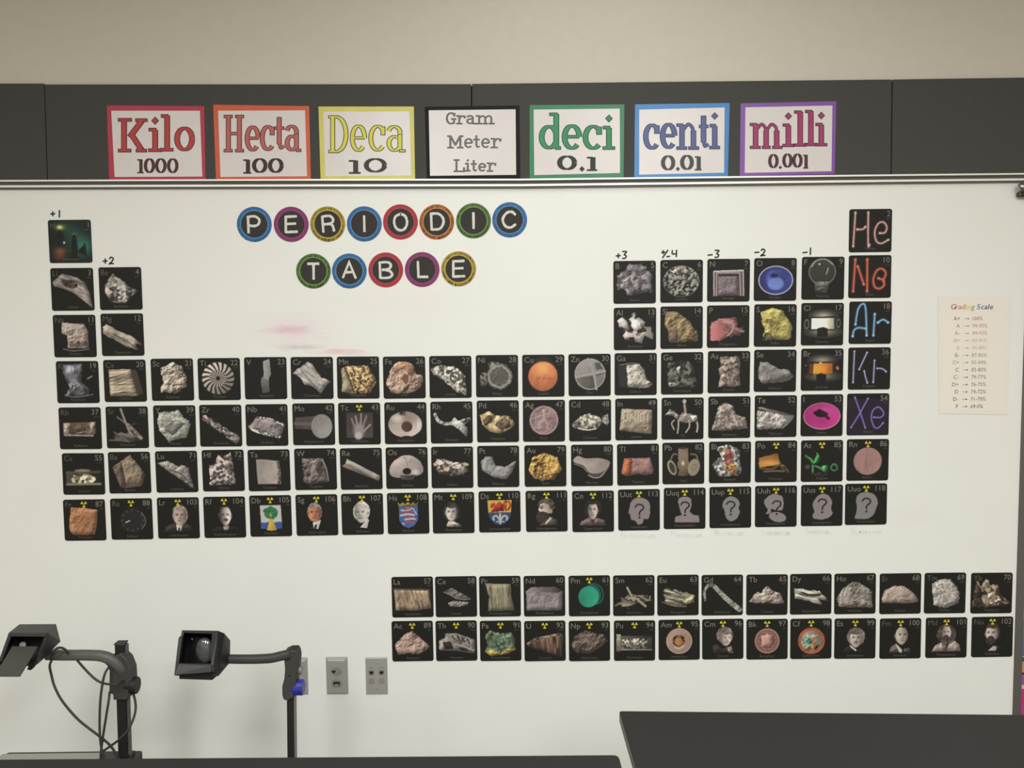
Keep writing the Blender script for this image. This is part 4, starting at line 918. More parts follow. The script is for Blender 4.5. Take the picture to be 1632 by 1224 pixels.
('Ir',77,'192.2','Iridium',720.9,744.7,'a shiny twisted pinkish lump',lambda p:p.P('5 43,14 31,33 31,63 40,88 40,80 50,92 57,77 68,38 71,14 57','85766a','f',sc=14,ct=1.0,rough=4).E(22,38,9,6,'c8b8a8','r',rough=2).E(60,46,12,8,'d0c0b2','r',rough=2).E(82,43,7,4,'b8aa9c',rough=2).E(30,64,14,4,'3a2e24',rough=3)),
('Pt',78,'195.1','Platinum',794.2,743.3,'a grey crescent shaped sheet',lambda p:p.P('8 37,19 26,36 26,44 48,66 51,94 36,83 65,69 82,39 76,11 59','87847f','r',sc=24,ct=.5,rough=1.5)),
('Au',79,'197.0','Gold',869.2,742.4,'a lumpy golden nugget',lambda p:p.P('9 58,20 30,47 18,78 30,90 58,70 83,52 84,42 87,23 80','bb8e48','r',sc=12,ct=1.1,rough=1.5).L('42 78,44 60,40 44',4,'5c3a16',a=.7).L('62 26,58 50,66 74',3,'7a5220',a=.6)),
('Hg',80,'200.6','Mercury',943.5,741.5,'a smooth grey pink liquid blob',lambda p:p.P('5 44,38 58,42 76,72 78,92 48,60 60','4c4440','l',sm=1).P('5 37,16 27,35 33,68 33,93 43,76 65,57 70,42 66,30 51,11 44','a1938d','s',ct=.15,sm=1,rough=0).L('42 74,56 80,72 76,90 50',3,'938a82').L('8 46,28 54,38 66',2,'8a807a')),
('Tl',81,'204.4','Thallium',1016.8,740.4,'a pinkish bar with an orange end',lambda p:p.P('17 35,79 34,88 64,84 73,68 76,50 72,24 78,10 70','987069','r',ct=.35,rough=1).P('17 35,36 35,34 74,24 78,10 70','a85d3c','r',ct=.35,rough=1)),
('Pb',82,'207.2','Lead',1088.9,738.3,'a brass globe joint with three dishes',lambda p:p.P('38 80,62 80,60 60,40 60','5d4e3c','s').P('38 14,61 13,62 42,38 42','85705a','s',ang=0,ct=.5,rough=.3).E(50,53,14,18,'806c54','s',ang=60,ct=.6).E(49,13,11,3,'3a3026').L('20 40,26 28,34 28',4,'6d6250').L('68 28,80 30,84 42',4,'6d6250').E(23,60,10,19,'756a56','s',rot=-20).E(23,60,6,14,'3e372c',rot=-20).E(75,60,14,21,'a0937a','s',rot=15,ct=.3).E(76,60,5,7,'7c705a',w=2,rot=15).E(49,50,3,5,'d6ccba',soft=.6)),
('Bi',83,'209.0','Bismuth',1163.2,736.6,'rainbow coloured stepped crystals',lambda p:p.P('20 16,46 7,75 21,71 45,80 65,69 82,25 85,8 56,29 36','96908a','f',sc=16,ct=.9,rough=3).E(48,40,12,20,'a0524a','f',sc=18,ct=.7,rough=3,a=.9).E(52,62,14,10,'b8853c','f',sc=18,rough=3,a=.85).E(30,20,9,6,'b08a5a','f',rough=2,a=.8).E(58,72,9,6,'9a5a38','f',rough=3,a=.8).E(18,52,8,7,'8a6a80','f',rough=2,a=.7)),
('Po',84,'209','Polonium',1236.5,735.2,'a curled orange copper foil',lambda p:p.P('9 41,54 30,60 57,10 64','b0702c','s',ang=270,ct=1.1,rough=1).E(34,54,20,6,'dca050',soft=.7).L('12 66,40 68,64 58,80 76',4,'6a4a30').L('22 74,50 73,70 74',4,'7c5c44').P('58 56,68 60,78 78,64 70','6b4c34','r',rough=2)),
('At',85,'210','Astatine',1309.6,734.5,'bright green lit mineral flakes',lambda p:p.L('12 38,24 46,30 54,40 36',5,'3f8a44',st='r').P('34 42,40 30,46 40,40 54,28 56','3da04a','r',rough=3).L('28 60,28 76',4,'4a9a58').P('48 66,56 58,66 64,66 76,56 76','42a84c','r',rough=3).L('34 62,44 66,56 74',4,'4f9160').E(80,66,7,7,'3d7a48',w=4,rough=2).E(46,82,20,4,'3a2624','r',rough=3,a=.8).E(16,64,6,5,'4a4446',rough=2)),
('Rn',86,'222','Radon',1382.5,732.8,'a flat dusty pink disc',lambda p:p.E(50,53,33.5,33,'a67d75','k',ang=88,ct=.2,sc=16)),
('Fr',87,'223','Francium',135.4,828.7,'an orange brown rounded square slab',lambda p:p.P('18 19,50 20,82 25,80 57,73 85,48 87,20 86,12 70','ad744e','r',ct=.45,sm=0,rough=1.5)),
('Ra',88,'226','Radium',210.2,827,'a dark round clock dial',lambda p:[p.E(52,53,29,29,'242422',soft=.1),p.L('74 34,82 48,82 62,74 74',2.5,'62605c'),[p.E(52+25*math.cos(a*math.pi/6),53+25*math.sin(a*math.pi/6),2,2,'55534e') for a in range(12)],p.L('36 58,45 54',2.6,'c4c2bc')]),
('Ac',89,'227','Actinium',657.6,1021.5,'a pinkish gabled rock',lambda p:p.P('7 57,33 32,50 25,59 33,92 64,80 74,64 83,40 80,14 83','aa8b7c','r',sc=12,ct=.8)),
('Th',90,'232.0','Thorium',727.5,1021,'a slotted grey metal frame',lambda p:p.P('8 49,22 42,24 32,50 31,95 48,94 82,76 80,53 75,8 72','857b74','r',ct=.5,rough=1).L('40 38,46 46',3,'2a2522').L('52 38,58 48',3,'2a2522').L('64 42,70 54',3,'2a2522').L('76 46,82 58',3,'2a2522').P('18 54,36 52,44 72,20 70','2e2926','f',ct=.6).P('52 68,66 66,88 78,70 76','342e2a','r').L('10 50,10 70',2,'b8aea8').L('44 58,62 62,92 74',3,'a89e98')),
('Pa',91,'231.0','Protactinium',797.9,1021,'a mossy green and yellow mineral',lambda p:p.P('13 35,26 24,44 30,60 33,75 30,87 47,86 72,66 83,21 86,13 75,20 58','586a54','f',sc=16,ct=.6,rough=3).P('13 75,22 70,50 78,80 62,86 72,66 83,21 86','b89e4c','r',rough=2).P('13 35,26 24,34 36,22 46','83864c','r',rough=3)),
('U',92,'238.0','Uranium',868.5,1021.3,'a brown ribbed wedge',lambda p:p.P('5 55,28 41,88 31,95 38,89 91,48 75,9 63','5d4436','k',ang=84,ct=1.3,rough=1).P('5 55,28 41,88 31,93 36,60 42,30 48,10 60','9c8672','r',rough=1)),
('Np',93,'237','Neptunium',939.4,1021.2,'a dark brown boulder',lambda p:p.P('7 55,15 35,43 24,60 30,85 35,95 49,74 69,52 82,21 79,9 68','5c4d44','r',sc=12,ct=1.2).E(40,50,9,7,'86766a','r',rough=3,a=.8).P('68 36,94 48,78 58','76695c','r')),
('Pu',94,'244','Plutonium',1011.2,1020.7,'a capped glass vial of grey granules',lambda p:p.P('8 38,93 38,93 74,8 74','4a473e','s',rough=.5).P('20 46,90 44,90 70,20 70','857e70','f',sc=24,ct=1,rough=2).P('6 34,16 34,16 76,6 76','938b70','s',ang=90,rough=.5).L('8 46,15 46',2,'c9c0a8').L('18 72,92 73',2,'a8a08c').P('80 46,92 46,92 70,80 70','66665a','s')),
('Am',95,'243','Americium',1082.3,1019.4,'a tan disc with a gold centre',lambda p:p.E(50,53,31.5,32,'a98a78','s',ang=40,ct=.3).E(50,53,30,30.5,'c0a494',w=1.5).E(49,53,15,15,'5c4030','f',sc=14,ct=.8,rough=3).E(49,54,9,10,'b0763a','s').L('40 68,50 72,60 66',4,'c8b4a4')),
('Cm',96,'247','Curium',1151.8,1018.3,'a portrait of a woman with pinned up pale hair',lambda p:p.suit('24 66,36 62,48 74,68 70,74 84,30 84','3a2e30').P('58 70,72 68,75 84,66 84','a08c84','r').face(57,48,14,19,'bfaca2','84746c',side=-1,hr=(1.4,1.1,-.42),cut=-.5,brow=0,turn=1)),
('Bk',97,'247','Berkelium',1222.3,1018.5,'a round dusty red seal',lambda p:p.E(50,54,30,31,'94625a').E(50,54,29,30,'b88e7e',w=2).E(50,54,23,24,'7a463f','f',sc=30,ct=.5).E(50,54,20,21,'b58a7c',w=1.5).P('36 40,44 40,50 34,56 40,64 40,64 68,58 68,50 74,42 68,36 68','bd8f82','r',ct=.2,rough=.8)),
('Cf',98,'251','Californium',1292.2,1017.7,'a round orange rimmed landscape seal',lambda p:p.E(51,55,32.5,33,'b0583a','r',sc=24,ct=.3).E(51,55,25,25.5,'94907c','s').P('26 48,38 44,54 54,48 76,34 72','6c8a80','r',rough=2).P('30 70,50 62,72 66,64 78,40 80','7c7a54','r').L('58 48,60 60,56 74',6,'b0704e',st='r').E(64,44,6,4,'8a6a58',rough=2).E(50,42,16,4,'a8a08c','r',rough=2)),
('Es',99,'252','Einsteinium',1362.4,1017.4,'a portrait of a man with bushy hair and moustache',lambda p:p.suit('22 80,28 72,40 66,54 78,64 76,70 84,24 84','2e2a27','36 64,54 78,52 82,40 72').face(52,50,15,22,'b8a99e','7d6f66',hr=(1.45,1.05,-.22),cut=-.42,stache=1)),
('Fm',100,'257','Fermium',1434.5,1017.3,'a portrait of a balding man in a grey suit',lambda p:p.suit('24 84,28 70,40 62,54 76,72 74,76 84','645a54','38 62,54 78,62 78,56 86,48 84','c4beb6','54 76,60 76,60 86,54 86').face(53,43,15,22,'b4a69c','4a403c',cut=-.95,hr=(1.12,.8,.05),turn=.4)),
('Md',101,'258','Mendelevium',1507.7,1016,'a portrait of a man with long hair and beard',lambda p:p.suit('15 84,22 70,36 62,70 58,82 68,85 84','a3938a').E(50,42,23,25,'564540','r',sc=16,ct=.7,rough=2).P('38 56,56 56,52 84,40 84','6a5850','r',sc=20,rough=3).face(50,38,11,18,'b8a89e','4c3c38',side=-1,hr=(.6,.6,0),cut=-.85,beard=.5)),
('No',102,'259','Nobelium',1580.8,1014.8,'a portrait of a bearded man turned left',lambda p:p.suit('30 84,44 74,62 70,80 78,82 84','221f1d','40 84,54 72,62 74,60 84','b8aea6').face(49,42,15,22,'bfb0a6','40342f',side=1,hr=(1.25,1.05,-.2),cut=-.55,beard=.42,turn=-.6)),
('Lr',103,'262','Lawrencium',284.6,825.4,'a portrait of a grey haired man in a dark suit',lambda p:p.suit('16 84,20 70,38 62,66 62,82 72,84 84','3a312e','44 66,60 66,54 84,46 80','c8beb6','49 74,53 74,54 84,48 84').face(54,45,16,23,'b39a90','8d7d74',cut=-.6,turn=-.2)),
('Rf',104,'267','Rutherfordium',358.3,824.2,'a dim half lit portrait of a man with moustache',lambda p:p.suit('18 82,30 72,46 74,60 72,80 74,88 84,20 86','24201e','46 72,60 70,56 84,48 84','a89e96','46 80,58 80,56 85,48 85').face(52,47,14,23,'b4a59c','4a403a',side=-1,lit=1.5,cut=-.85,hr=(1.15,.95,-.12),stache=1)),
('Db',105,'268','Dubnium',431.6,822.1,'a shield with a green tree and yellow triangle',lambda p:p.P('25 24,75 24,77 80,60 82,51 87,42 82,27 80','c2beb6','l',rough=0).P('26 66,77 66,77 80,60 82,51 87,42 82,27 80','38539a','l',rough=.5).L('26 66,36 67,46 65,58 67,68 65,77 66',1.5,'38539a').P('51 50,64 84,51 86,40 84','cba838','s',rough=0).E(50,42,17,16,'2f7648','r',sc=16,ct=.6,rough=4).E(50,48,4,5,'8a9a3c')),
('Sg',106,'269','Seaborgium',505.2,820.7,'a colour portrait of a smiling man with grey hair',lambda p:p.suit('34 84,40 70,58 66,62 84','23211f','40 68,60 62,52 84,42 84','d0ccc6','44 74,50 72,48 84,42 84','2c2a34').face(45,45,15.5,22,'bd7a54','8c8078',hr=(1.12,1.06,-.1),cut=-.62,turn=-.2)),
('Bh',107,'270','Bohrium',577.8,819.3,'a pale portrait of an old bald man',lambda p:p.P('44 82,60 62,66 64,60 84','d0cabf','s',rough=.6).face(47,47,16,24,'bfb7ab','cdc6ba',hr=(1.25,1.05,-.14),cut=-.95,side=-1,lit=.5,turn=-.5)),
('Hs',108,'277','Hassium',650.7,818,'a blue shield with a striped lion and gold crown',lambda p:p.P('28 33,73 33,73 66,64 80,50 86,36 80,28 66','3a60a0','l',rough=0).P('25 22,31 28,37 23,43 28,50 22,57 28,63 23,69 28,75 22,72 33,28 33','a08a38','r',ct=.4,rough=.3).L('34 42,46 44,58 38',4.5,'b8b0b0').L('34 48,46 46,62 46',4,'a8464c').L('32 55,48 52,64 54',4.5,'c0b8b8').L('40 60,54 58,66 60',4.5,'a04850').L('42 65,56 63,66 64',4,'c0b8b8').L('38 74,50 70,62 74',4.5,'a84850').L('36 74,40 76',3,'c0b8b8').L('62 38,66 46,70 52',2.5,'c0b8b8').E(50,38,6,4,'b85a5c',rough=1)),
('Mt',109,'278','Meitnerium',722.8,817,'a portrait of a woman with dark hair',lambda p:p.P('34 84,36 72,46 70,62 76,70 84','b9aca4','r',ct=.4).face(45,50,13.5,20,'c6b4aa','38302c',side=1,hr=(1.4,1.2,-.12),cut=-.6,turn=-.2)),
('Ds',110,'281','Darmstadtium',796.4,815.3,'a shield with a red lion over a white lily',lambda p:p.P('21 22,79 22,77 54,74 66,62 79,50 83,38 79,26 66,23 54','2c4674','l',rough=0).P('21 22,79 22,77 52,23 52','cfa93c','l',rough=0).P('30 30,38 28,42 34,50 26,58 32,60 50,26 50,36 42,28 38','a82c20','r',ct=.3,rough=3).E(68,36,8,10,'a82c20',w=4,rough=3).L('66 30,64 48',3,'a82c20').L('51 56,51 78',5,'b4b0aa').L('51 72,42 60,34 64,36 70',4.5,'b4b0aa').L('51 72,60 60,68 64,66 70',4.5,'b4b0aa').L('42 74,60 74',3,'b4b0aa')),
('Rg',111,'282','Roentgenium',871.2,814.5,'a side portrait of a bearded man facing left',lambda p:p.suit('30 84,44 76,58 64,74 72,76 84','575046','48 76,58 64,62 68,46 84','cfc8be').E(50,36,20,18,'564840','r',sc=18,rough=2).P('34 34,42 30,56 34,58 54,46 60,36 56,30 46','b09c8e','s',rough=.8).E(40,64,16,14,'3c302b','r',sc=20,ct=.6,rough=2).E(60,50,4,6,'a38e80',soft=.3).E(38,42,4,2,'4a3c34',soft=.4).L('33 39,42 37',2,'3c302b')),
('Cn',112,'285','Copernicium',945.2,814.8,'a painted portrait of a man with long dark hair',lambda p:p.suit('18 84,22 74,38 66,60 66,78 72,81 84','74605c').E(50,44,21,23,'2a2320','r',sc=16,ct=.5,rough=2).P('44 70,54 70,52 80,46 80','5a2420','l').face(49,48,12,21,'b3a296','2a2320',hr=(.9,.8,-.2),cut=-.62,side=-1,turn=-.2)),
('Uut',113,'','Ununtrium',1018.3,812.4,'a grey head silhouette with a thick neck and question mark',lambda p:p.mystery('28 40,34 26,48 20,66 24,76 36,76 54,76 60,72 72,62 72,58 82,48 86,40 76,32 74,28 60,25 56','8b7e7c',51,52)),
('Uuq',114,'','Ununquadium',1091,810,'a grey head and shoulders silhouette with question mark',lambda p:[p.P('34 34,36 26,44 22,58 22,66 28,66 44,62 58,70 66,84 68,86 84,26 84,28 70,44 66,40 58','8d8180','l',rough=.5),p.mystery('40 30,52 26,60 30,60 40,50 50,40 44','8d8180',51,50)]),
('Uup',115,'','Ununpentium',1163.8,808.4,'a grey curly head silhouette with question mark',lambda p:p.mystery('31 46,36 32,50 23,64 28,72 40,70 54,72 62,66 76,54 84,44 80,38 70,36 56','858483',51,51)),
('Uuh',116,'','Ununhexium',1236.4,806.8,'a grey silhouette of curls over an oval bust',lambda p:[p.P('22 40,30 26,46 20,64 26,68 40,66 58,52 60,40 56,36 66,26 68,30 58','8a8180','l',rough=1.2,sm=1),p.E(54,76,21,12,'8a8180',rot=12),p.mystery('44 40,56 36,60 50,50 56','8a8180',52,52)]),
('Uus',117,'','Ununseptium',1309.6,805.3,'a grey silhouette with a wide ruffled collar and question mark',lambda p:p.mystery('28 48,36 30,50 22,64 26,74 40,72 58,76 70,66 80,50 84,32 82,28 74,32 64','8c8080',51,50)),
('Uuo',118,'','Ununoctium',1379.8,803.4,'a grey blocky silhouette in three quarter view with question mark',lambda p:p.mystery('26 40,32 26,50 20,68 26,78 42,74 62,70 74,58 84,46 86,24 84,26 74,28 58','86807e',51,51)),
]
# ------------------------------------------------------------------ element magnets
ink = bpy.data.materials.new('printed_picture'); ink.use_nodes = True
_nt = ink.node_tree; _b = _nt.nodes['Principled BSDF']
_a = _nt.nodes.new('ShaderNodeAttribute'); _a.attribute_name = 'ink'
_nt.links.new(_a.outputs['Color'], _b.inputs['Base Color']); _b.inputs['Roughness'].default_value = .55; _b.inputs['Specular IOR Level'].default_value = .3
tile_black = mat('glossy_black_card', '1f1e1a', rough=.55, spec=.2)
txt_grey = mat('grey_print', '7c786d', rough=.6); txt_dim = mat('dim_grey_print', '5a574f', rough=.6)
txt_num = mat('light_grey_print', '7e7a70', rough=.6); rad_yellow = mat('yellow_print', 'c4bb33', rough=.6)
TS = 0.1262; TT = 0.0014
def round_rect(w, h, r, n=5):
    P = []
    for cx, cz, a0 in ((w / 2 - r, h / 2 - r, 0), (-w / 2 + r, h / 2 - r, 90), (-w / 2 + r, -h / 2 + r, 180), (w / 2 - r, -h / 2 + r, 270)):
        for i in range(n + 1):
            a = math.radians(a0 + 90 * i / n); P.append((cx + r * math.cos(a), cz + r * math.sin(a)))
    return P
def make_tile():
    rr = round_rect(TS, TS, TS * .055)
    return MB().prism([(x, TT, z) for x, z in rr], (0, -TT, 0)).mesh('element_magnet')
tile_me = make_tile(); tile_me.materials.append(tile_black)
def trefoil():
    mb = MB(); R = TS * .078; y = -.00045
    for a0 in (60 + 90 - 30 - 60, 0, 0):
        pass
    for c in (35, 145, 270):
        vs = []; n = 6
        for i in range(n + 1):
            a = math.radians(c - 30 + 60 * i / n); vs.append((R * .30 * math.cos(a), y, R * .30 * math.sin(a)))
        for i in range(n, -1, -1):
            a = math.radians(c - 30 + 60 * i / n); vs.append((R * math.cos(a), y, R * math.sin(a)))
        mb.add(vs, [tuple(range(len(vs) - 1, -1, -1))])
    vs = [(R * .18 * math.cos(a * math.pi / 5), y, R * .18 * math.sin(a * math.pi / 5)) for a in range(10)]
    mb.add(vs, [tuple(range(9, -1, -1))])
    me = mb.mesh('radiation_symbol'); me.materials.append(rad_yellow); return me
rad_me = trefoil()
RADIO = {43, 61} | set(range(84, 119))
NEON = {2, 10, 18, 36, 54}
RR = random.Random(4)
for (sym, num, mass, nm, px, py, desc, draw) in CARDS:
    c = at(px, py, BY)
    t = link('element_magnet', tile_me, None, None, loc=(c.x, BY - .0003 - TT, c.z), rot=(0, RR.uniform(-.004, .004) + (0.004 if num < 57 else -.001), 0))
    tag(t, 'black %s %d magnet with %s' % (sym, num, desc), 'magnet', 'element magnets of the periodic table')
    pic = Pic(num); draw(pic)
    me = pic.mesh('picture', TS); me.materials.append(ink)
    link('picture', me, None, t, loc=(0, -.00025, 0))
    h = TS * .5; y = -.0005
    dim = px < 240 or px > 1390  # outer columns get darker symbol ink, painting the weaker light there
    def words(part, m, *a, **k):
        mb = MB(); put_text(mb, *a, **k); link(part, mb.mesh(part), m, t)
    if num not in NEON: words('symbol', txt_dim if dim else txt_grey, sym, -h + TS * .055, h - TS * .185, TS * .128, y, 'L')
    words('number', txt_num, str(num), h - TS * .045, h - TS * .175, TS * .128, y, 'R', xs=.97)
    if mass: words('atomic_mass', txt_dim, mass, h - TS * .05, h - TS * .245, TS * .034, y, 'R')
    words('name', txt_dim, nm, 0, -h + TS * .055, TS * .06, y, 'C')
    if num in RADIO: link('radiation_symbol', rad_me, None, t, loc=(0, 0, h - TS * .115))

# ------------------------------------------------------------------ chalkboard letter discs
CH = {'P': ['-.34 -.45,-.34 .48', '-.34 -.42,.05 -.45,.30 -.25,.22 .02,-.05 .10,-.30 .05'], 'E': ['-.30 -.44,-.32 .45', '-.32 -.43,.32 -.45', '-.30 -.02,.26 -.04', '-.32 .44,.34 .42'],
      'R': ['-.30 -.44,-.26 .46', '-.30 -.42,.12 -.46,.32 -.25,.20 -.05,-.26 .02', '-.05 .00,.25 .05,.36 .40'], 'I': ['.0 -.46,.0 .44'],
      'O': ['.02 -.46,-.28 -.30,-.36 .04,-.24 .36,.02 .48,.26 .36,.38 .04,.28 -.32,.02 -.46'], 'D': ['-.32 -.44,-.30 .44', '-.34 -.46,.10 -.46,.36 -.20,.36 .12,.14 .40,-.32 .42'],
      'C': ['.33 -.28,.10 -.46,-.20 -.36,-.40 -.02,-.26 .34,.04 .44,.34 .26'], 'T': ['-.32 -.42,.32 -.42', '.02 -.42,.0 .46'], 'A': ['-.38 .38,.0 -.50,.36 .42', '-.22 .08,.24 .06'],
      'B': ['-.34 -.44,-.32 .46', '-.34 -.42,.10 -.44,.30 -.28,.18 -.06,-.20 .0', '-.10 -.02,.24 .08,.36 .28,.18 .44,-.32 .46'], 'L': ['-.24 -.46,-.22 .44', '-.24 .42,.32 .42']}
COLS = {'blue': ('3d72a8', '5e9ad0'), 'purple': ('8a3a6e', 'a04a84'), 'yellow': ('a89238', 'd8bf4c'), 'red': ('b03a42', 'c84a50'), 'orange': ('b06c34', 'd8904c'), 'green': ('55793a', '7fa850')}
DISCS = [('P', 405.4, 357.6, 'blue', 'first disc of the word periodic'), ('E', 464.3, 357.6, 'purple', 'second disc of the top row'), ('R', 522.4, 357.2, 'yellow', 'third disc of the top row'),
         ('I', 580.7, 356.9, 'blue', 'between the R and O discs'), ('O', 638.3, 353.8, 'red', 'in the top row'), ('D', 696.2, 353.8, 'orange', 'in the top row'),
         ('I', 754.7, 351.9, 'green', 'between the D and C discs'), ('C', 812.3, 350.4, 'blue', 'last disc of the top row'), ('T', 499.7, 432.1, 'green', 'first disc of the lower word'),
         ('A', 556.9, 431.9, 'blue', 'second disc of the lower word'), ('B', 614.9, 430.2, 'red', 'middle disc of the lower word'), ('L', 672.9, 429.6, 'purple', 'fourth disc of the lower word'),
         ('E', 731.0, 428.5, 'yellow', 'last disc of the lower word')]
chalk = mat('white_chalk_print', 'd8d5cc', rough=.8, noise=.12, nscale=300)
slate = mat('chalkboard_print', '35322e', rough=.7, noise=.10, nscale=60)
hatch_dark = {}
def ring(mb, r0, r1, y, n=48, mi=0, wob=0, rnd=None):
    vs = []
    for r in (r0, r1):
        for i in range(n):
            a = 2 * math.pi * i / n; q = r * (1 + (rnd.uniform(-wob, wob) if wob else 0))
            vs.append((q * math.cos(a), y, q * math.sin(a)))
    mb.add(vs, [(i, (i + 1) % n, n + (i + 1) % n, n + i) for i in range(n)], mi)
for k, (ch, px, py, colr, where) in enumerate(DISCS):
    c = at(px, py, BY); r = .0515; rnd = random.Random(k)
    base, bright = COLS[colr]
    t = empty('letter_disc', (c.x, BY - .0003, c.z))
    n = 48
    rim = MB().prism([(r * math.cos(2 * math.pi * i / n), 0, r * math.sin(2 * math.pi * i / n)) for i in range(n)], (0, -.0009, 0))
    link('rim', rim.mesh('rim'), mat('rim_' + colr, base, k=.74, rough=.6, noise=.10, nscale=90), t)
    hb = MB()
    ang = {'yellow': 70, 'green': 62, 'orange': 62, 'blue': 55}.get(colr, 0)
    if ang:
        for i in range(84):
            a = rnd.uniform(0, 2 * math.pi); q = r * rnd.uniform(.86, .93); l = r * rnd.uniform(.05, .10)
            if rnd.random() < .45: a = math.radians(rnd.uniform(200, 340))
            d = math.radians(ang + rnd.uniform(-12, 12)); x, z = q * math.cos(a), q * math.sin(a)
            ribbon(hb, [(x - l * math.cos(d), z - l * math.sin(d)), (x + l * math.cos(d) * .4, z + l * math.sin(d) * .4)], r * rnd.uniform(.02, .035), -.00105 - i * 1e-6, 0)
        dk = hexc(base) * (.45 if colr != 'blue' else .75)
        link('hatching', hb.mesh('hatching'), mat('hatch_' + colr, '%02x%02x%02x' % tuple(int(q * 255) for q in dk), rough=.6), t)
    hb = MB(); ring(hb, r * .765, r * .81, -.0012, 48, 0, .004, rnd)
    link('inner_ring', hb.mesh('inner_ring'), mat('inner_' + colr, bright, k=.76, rough=.6), t)
    hb = MB(); vs = [(r * .775 * math.cos(2 * math.pi * i / n), -.0011, r * .775 * math.sin(2 * math.pi * i / n)) for i in range(n)]
    hb.add(vs, [tuple(range(n - 1, -1, -1))]); link('dark_face', hb.mesh('dark_face'), slate, t)
    hb = MB()
    for i, st in enumerate(CH[ch]):
        P = [(x * r, -z * r) for x, z in pts_of(st)]
        if len(P) > 2 and ch not in 'A': P = [(q.x, q.y) for q in catmull([(x, z, 0) for x, z in P], 6)]
        elif len(P) == 2: P = [(P[0][0] + (P[1][0] - P[0][0]) * s_, P[0][1] + (P[1][1] - P[0][1]) * s_) for s_ in (0, .33, .66, 1)]
        ribbon(hb, P, r * .145, -.0014 - .00004 * i, 0, taper=[r * .145 * rnd.uniform(.88, 1.1) for _ in P])
    link('letter', hb.mesh('letter'), chalk, t)
    tag(t, 'round %s-rimmed chalkboard disc with the letter %s, %s' % (colr, ch, where), 'letter disc', 'letter discs of the board heading')

# ------------------------------------------------------------------ metric prefix posters
# slab letters: strokes in a unit box (y down). T thick, t thin, c/C smooth thin/thick
GLY = {
'K': ['T.2 .05,.2 .95', 't.0 .05,.46 .05', 't.0 .95,.44 .95', 't.60 .06,1 .06', 'T.82 .08,.40 .55', 'T.46 .48,.80 .92', 't.62 .95,.98 .95'],
'i': ['T.52 .40,.52 .95', 't.05 .38,.60 .38', 't.02 .95,1 .95', 'd.52 .13'], 'l': ['T.52 .05,.52 .95', 't.05 .05,.60 .05', 't.0 .95,1 .95'],
'o': ['A.50 .5 .34 .42 0 360'],
'H': ['T.22 .05,.22 .95', 'T.78 .05,.78 .95', 't.0 .05,.42 .05', 't.58 .05,1 .05', 't.0 .95,.42 .95', 't.58 .95,1 .95', 't.22 .5,.78 .5'],
'e': ['A.52 .5 .36 .42 0 318', 't.18 .49,.86 .49'], 'c': ['A.55 .5 .38 .42 50 318', 'T.84 .10,.84 .38'],
't': ['T.45 .03,.45 .80', 'c.45 .78,.58 .92,.92 .86', 't.05 .34,.88 .34'], 'a': ['T.72 .36,.72 .90', 'A.42 .30 .30 .21 -12 165', 'A.44 .68 .30 .24 60 330', 't.70 .94,1 .94'],
'D': ['T.20 .05,.20 .95', 't.0 .05,.5 .05', 't.0 .95,.5 .95', 'A.42 .5 .44 .44 -88 88'],
'G': ['A.52 .5 .38 .43 40 300', 'T.80 .56,.80 .92', 't.55 .55,1 .55', 'T.84 .08,.84 .32', 't.62 .92,.80 .88'],
'r': ['T.30 .10,.30 .95', 't.0 .10,.36 .10', 't.0 .95,.62 .95', 'C.32 .42,.52 .14,.80 .12', 'T.88 .10,.88 .34'],
'm': ['T.17 .10,.17 .95', 't.0 .10,.2 .10', 't.0 .95,.32 .95', 'c.18 .34,.34 .10,.46 .2,.5 .4', 'T.50 .34,.50 .95', 't.38 .95,.63 .95', 'c.51 .34,.66 .10,.80 .2,.83 .4', 'T.83 .34,.83 .95', 't.70 .95,1 .95'],
'n': ['T.24 .10,.24 .95', 't.0 .10,.28 .10', 't.0 .95,.46 .95', 'c.26 .34,.5 .08,.70 .18,.76 .4', 'T.76 .32,.76 .95', 't.54 .95,1 .95'],
'M': ['T.18 .05,.18 .95', 'T.82 .05,.82 .95', 't.0 .05,.2 .05', 't.80 .05,1 .05', 't.0 .95,.38 .95', 't.62 .95,1 .95', 'T.20 .06,.5 .74', 'T.80 .06,.5 .74'],
'L': ['T.24 .05,.24 .95', 't.0 .05,.5 .05', 't.0 .95,.98 .95', 'T.94 .66,.94 .95'], 'd': ['T.80 .05,.80 .95', 't.50 .05,.84 .05', 't.76 .95,1 .95', 'A.48 .66 .34 .28 20 340'],
'1': ['T.60 .04,.60 .95', 't.05 .08,.60 .08', 't.05 .95,1 .95'], '0': ['A.50 .5 .36 .43 0 360'], '.': ['d.5 .5'],
}
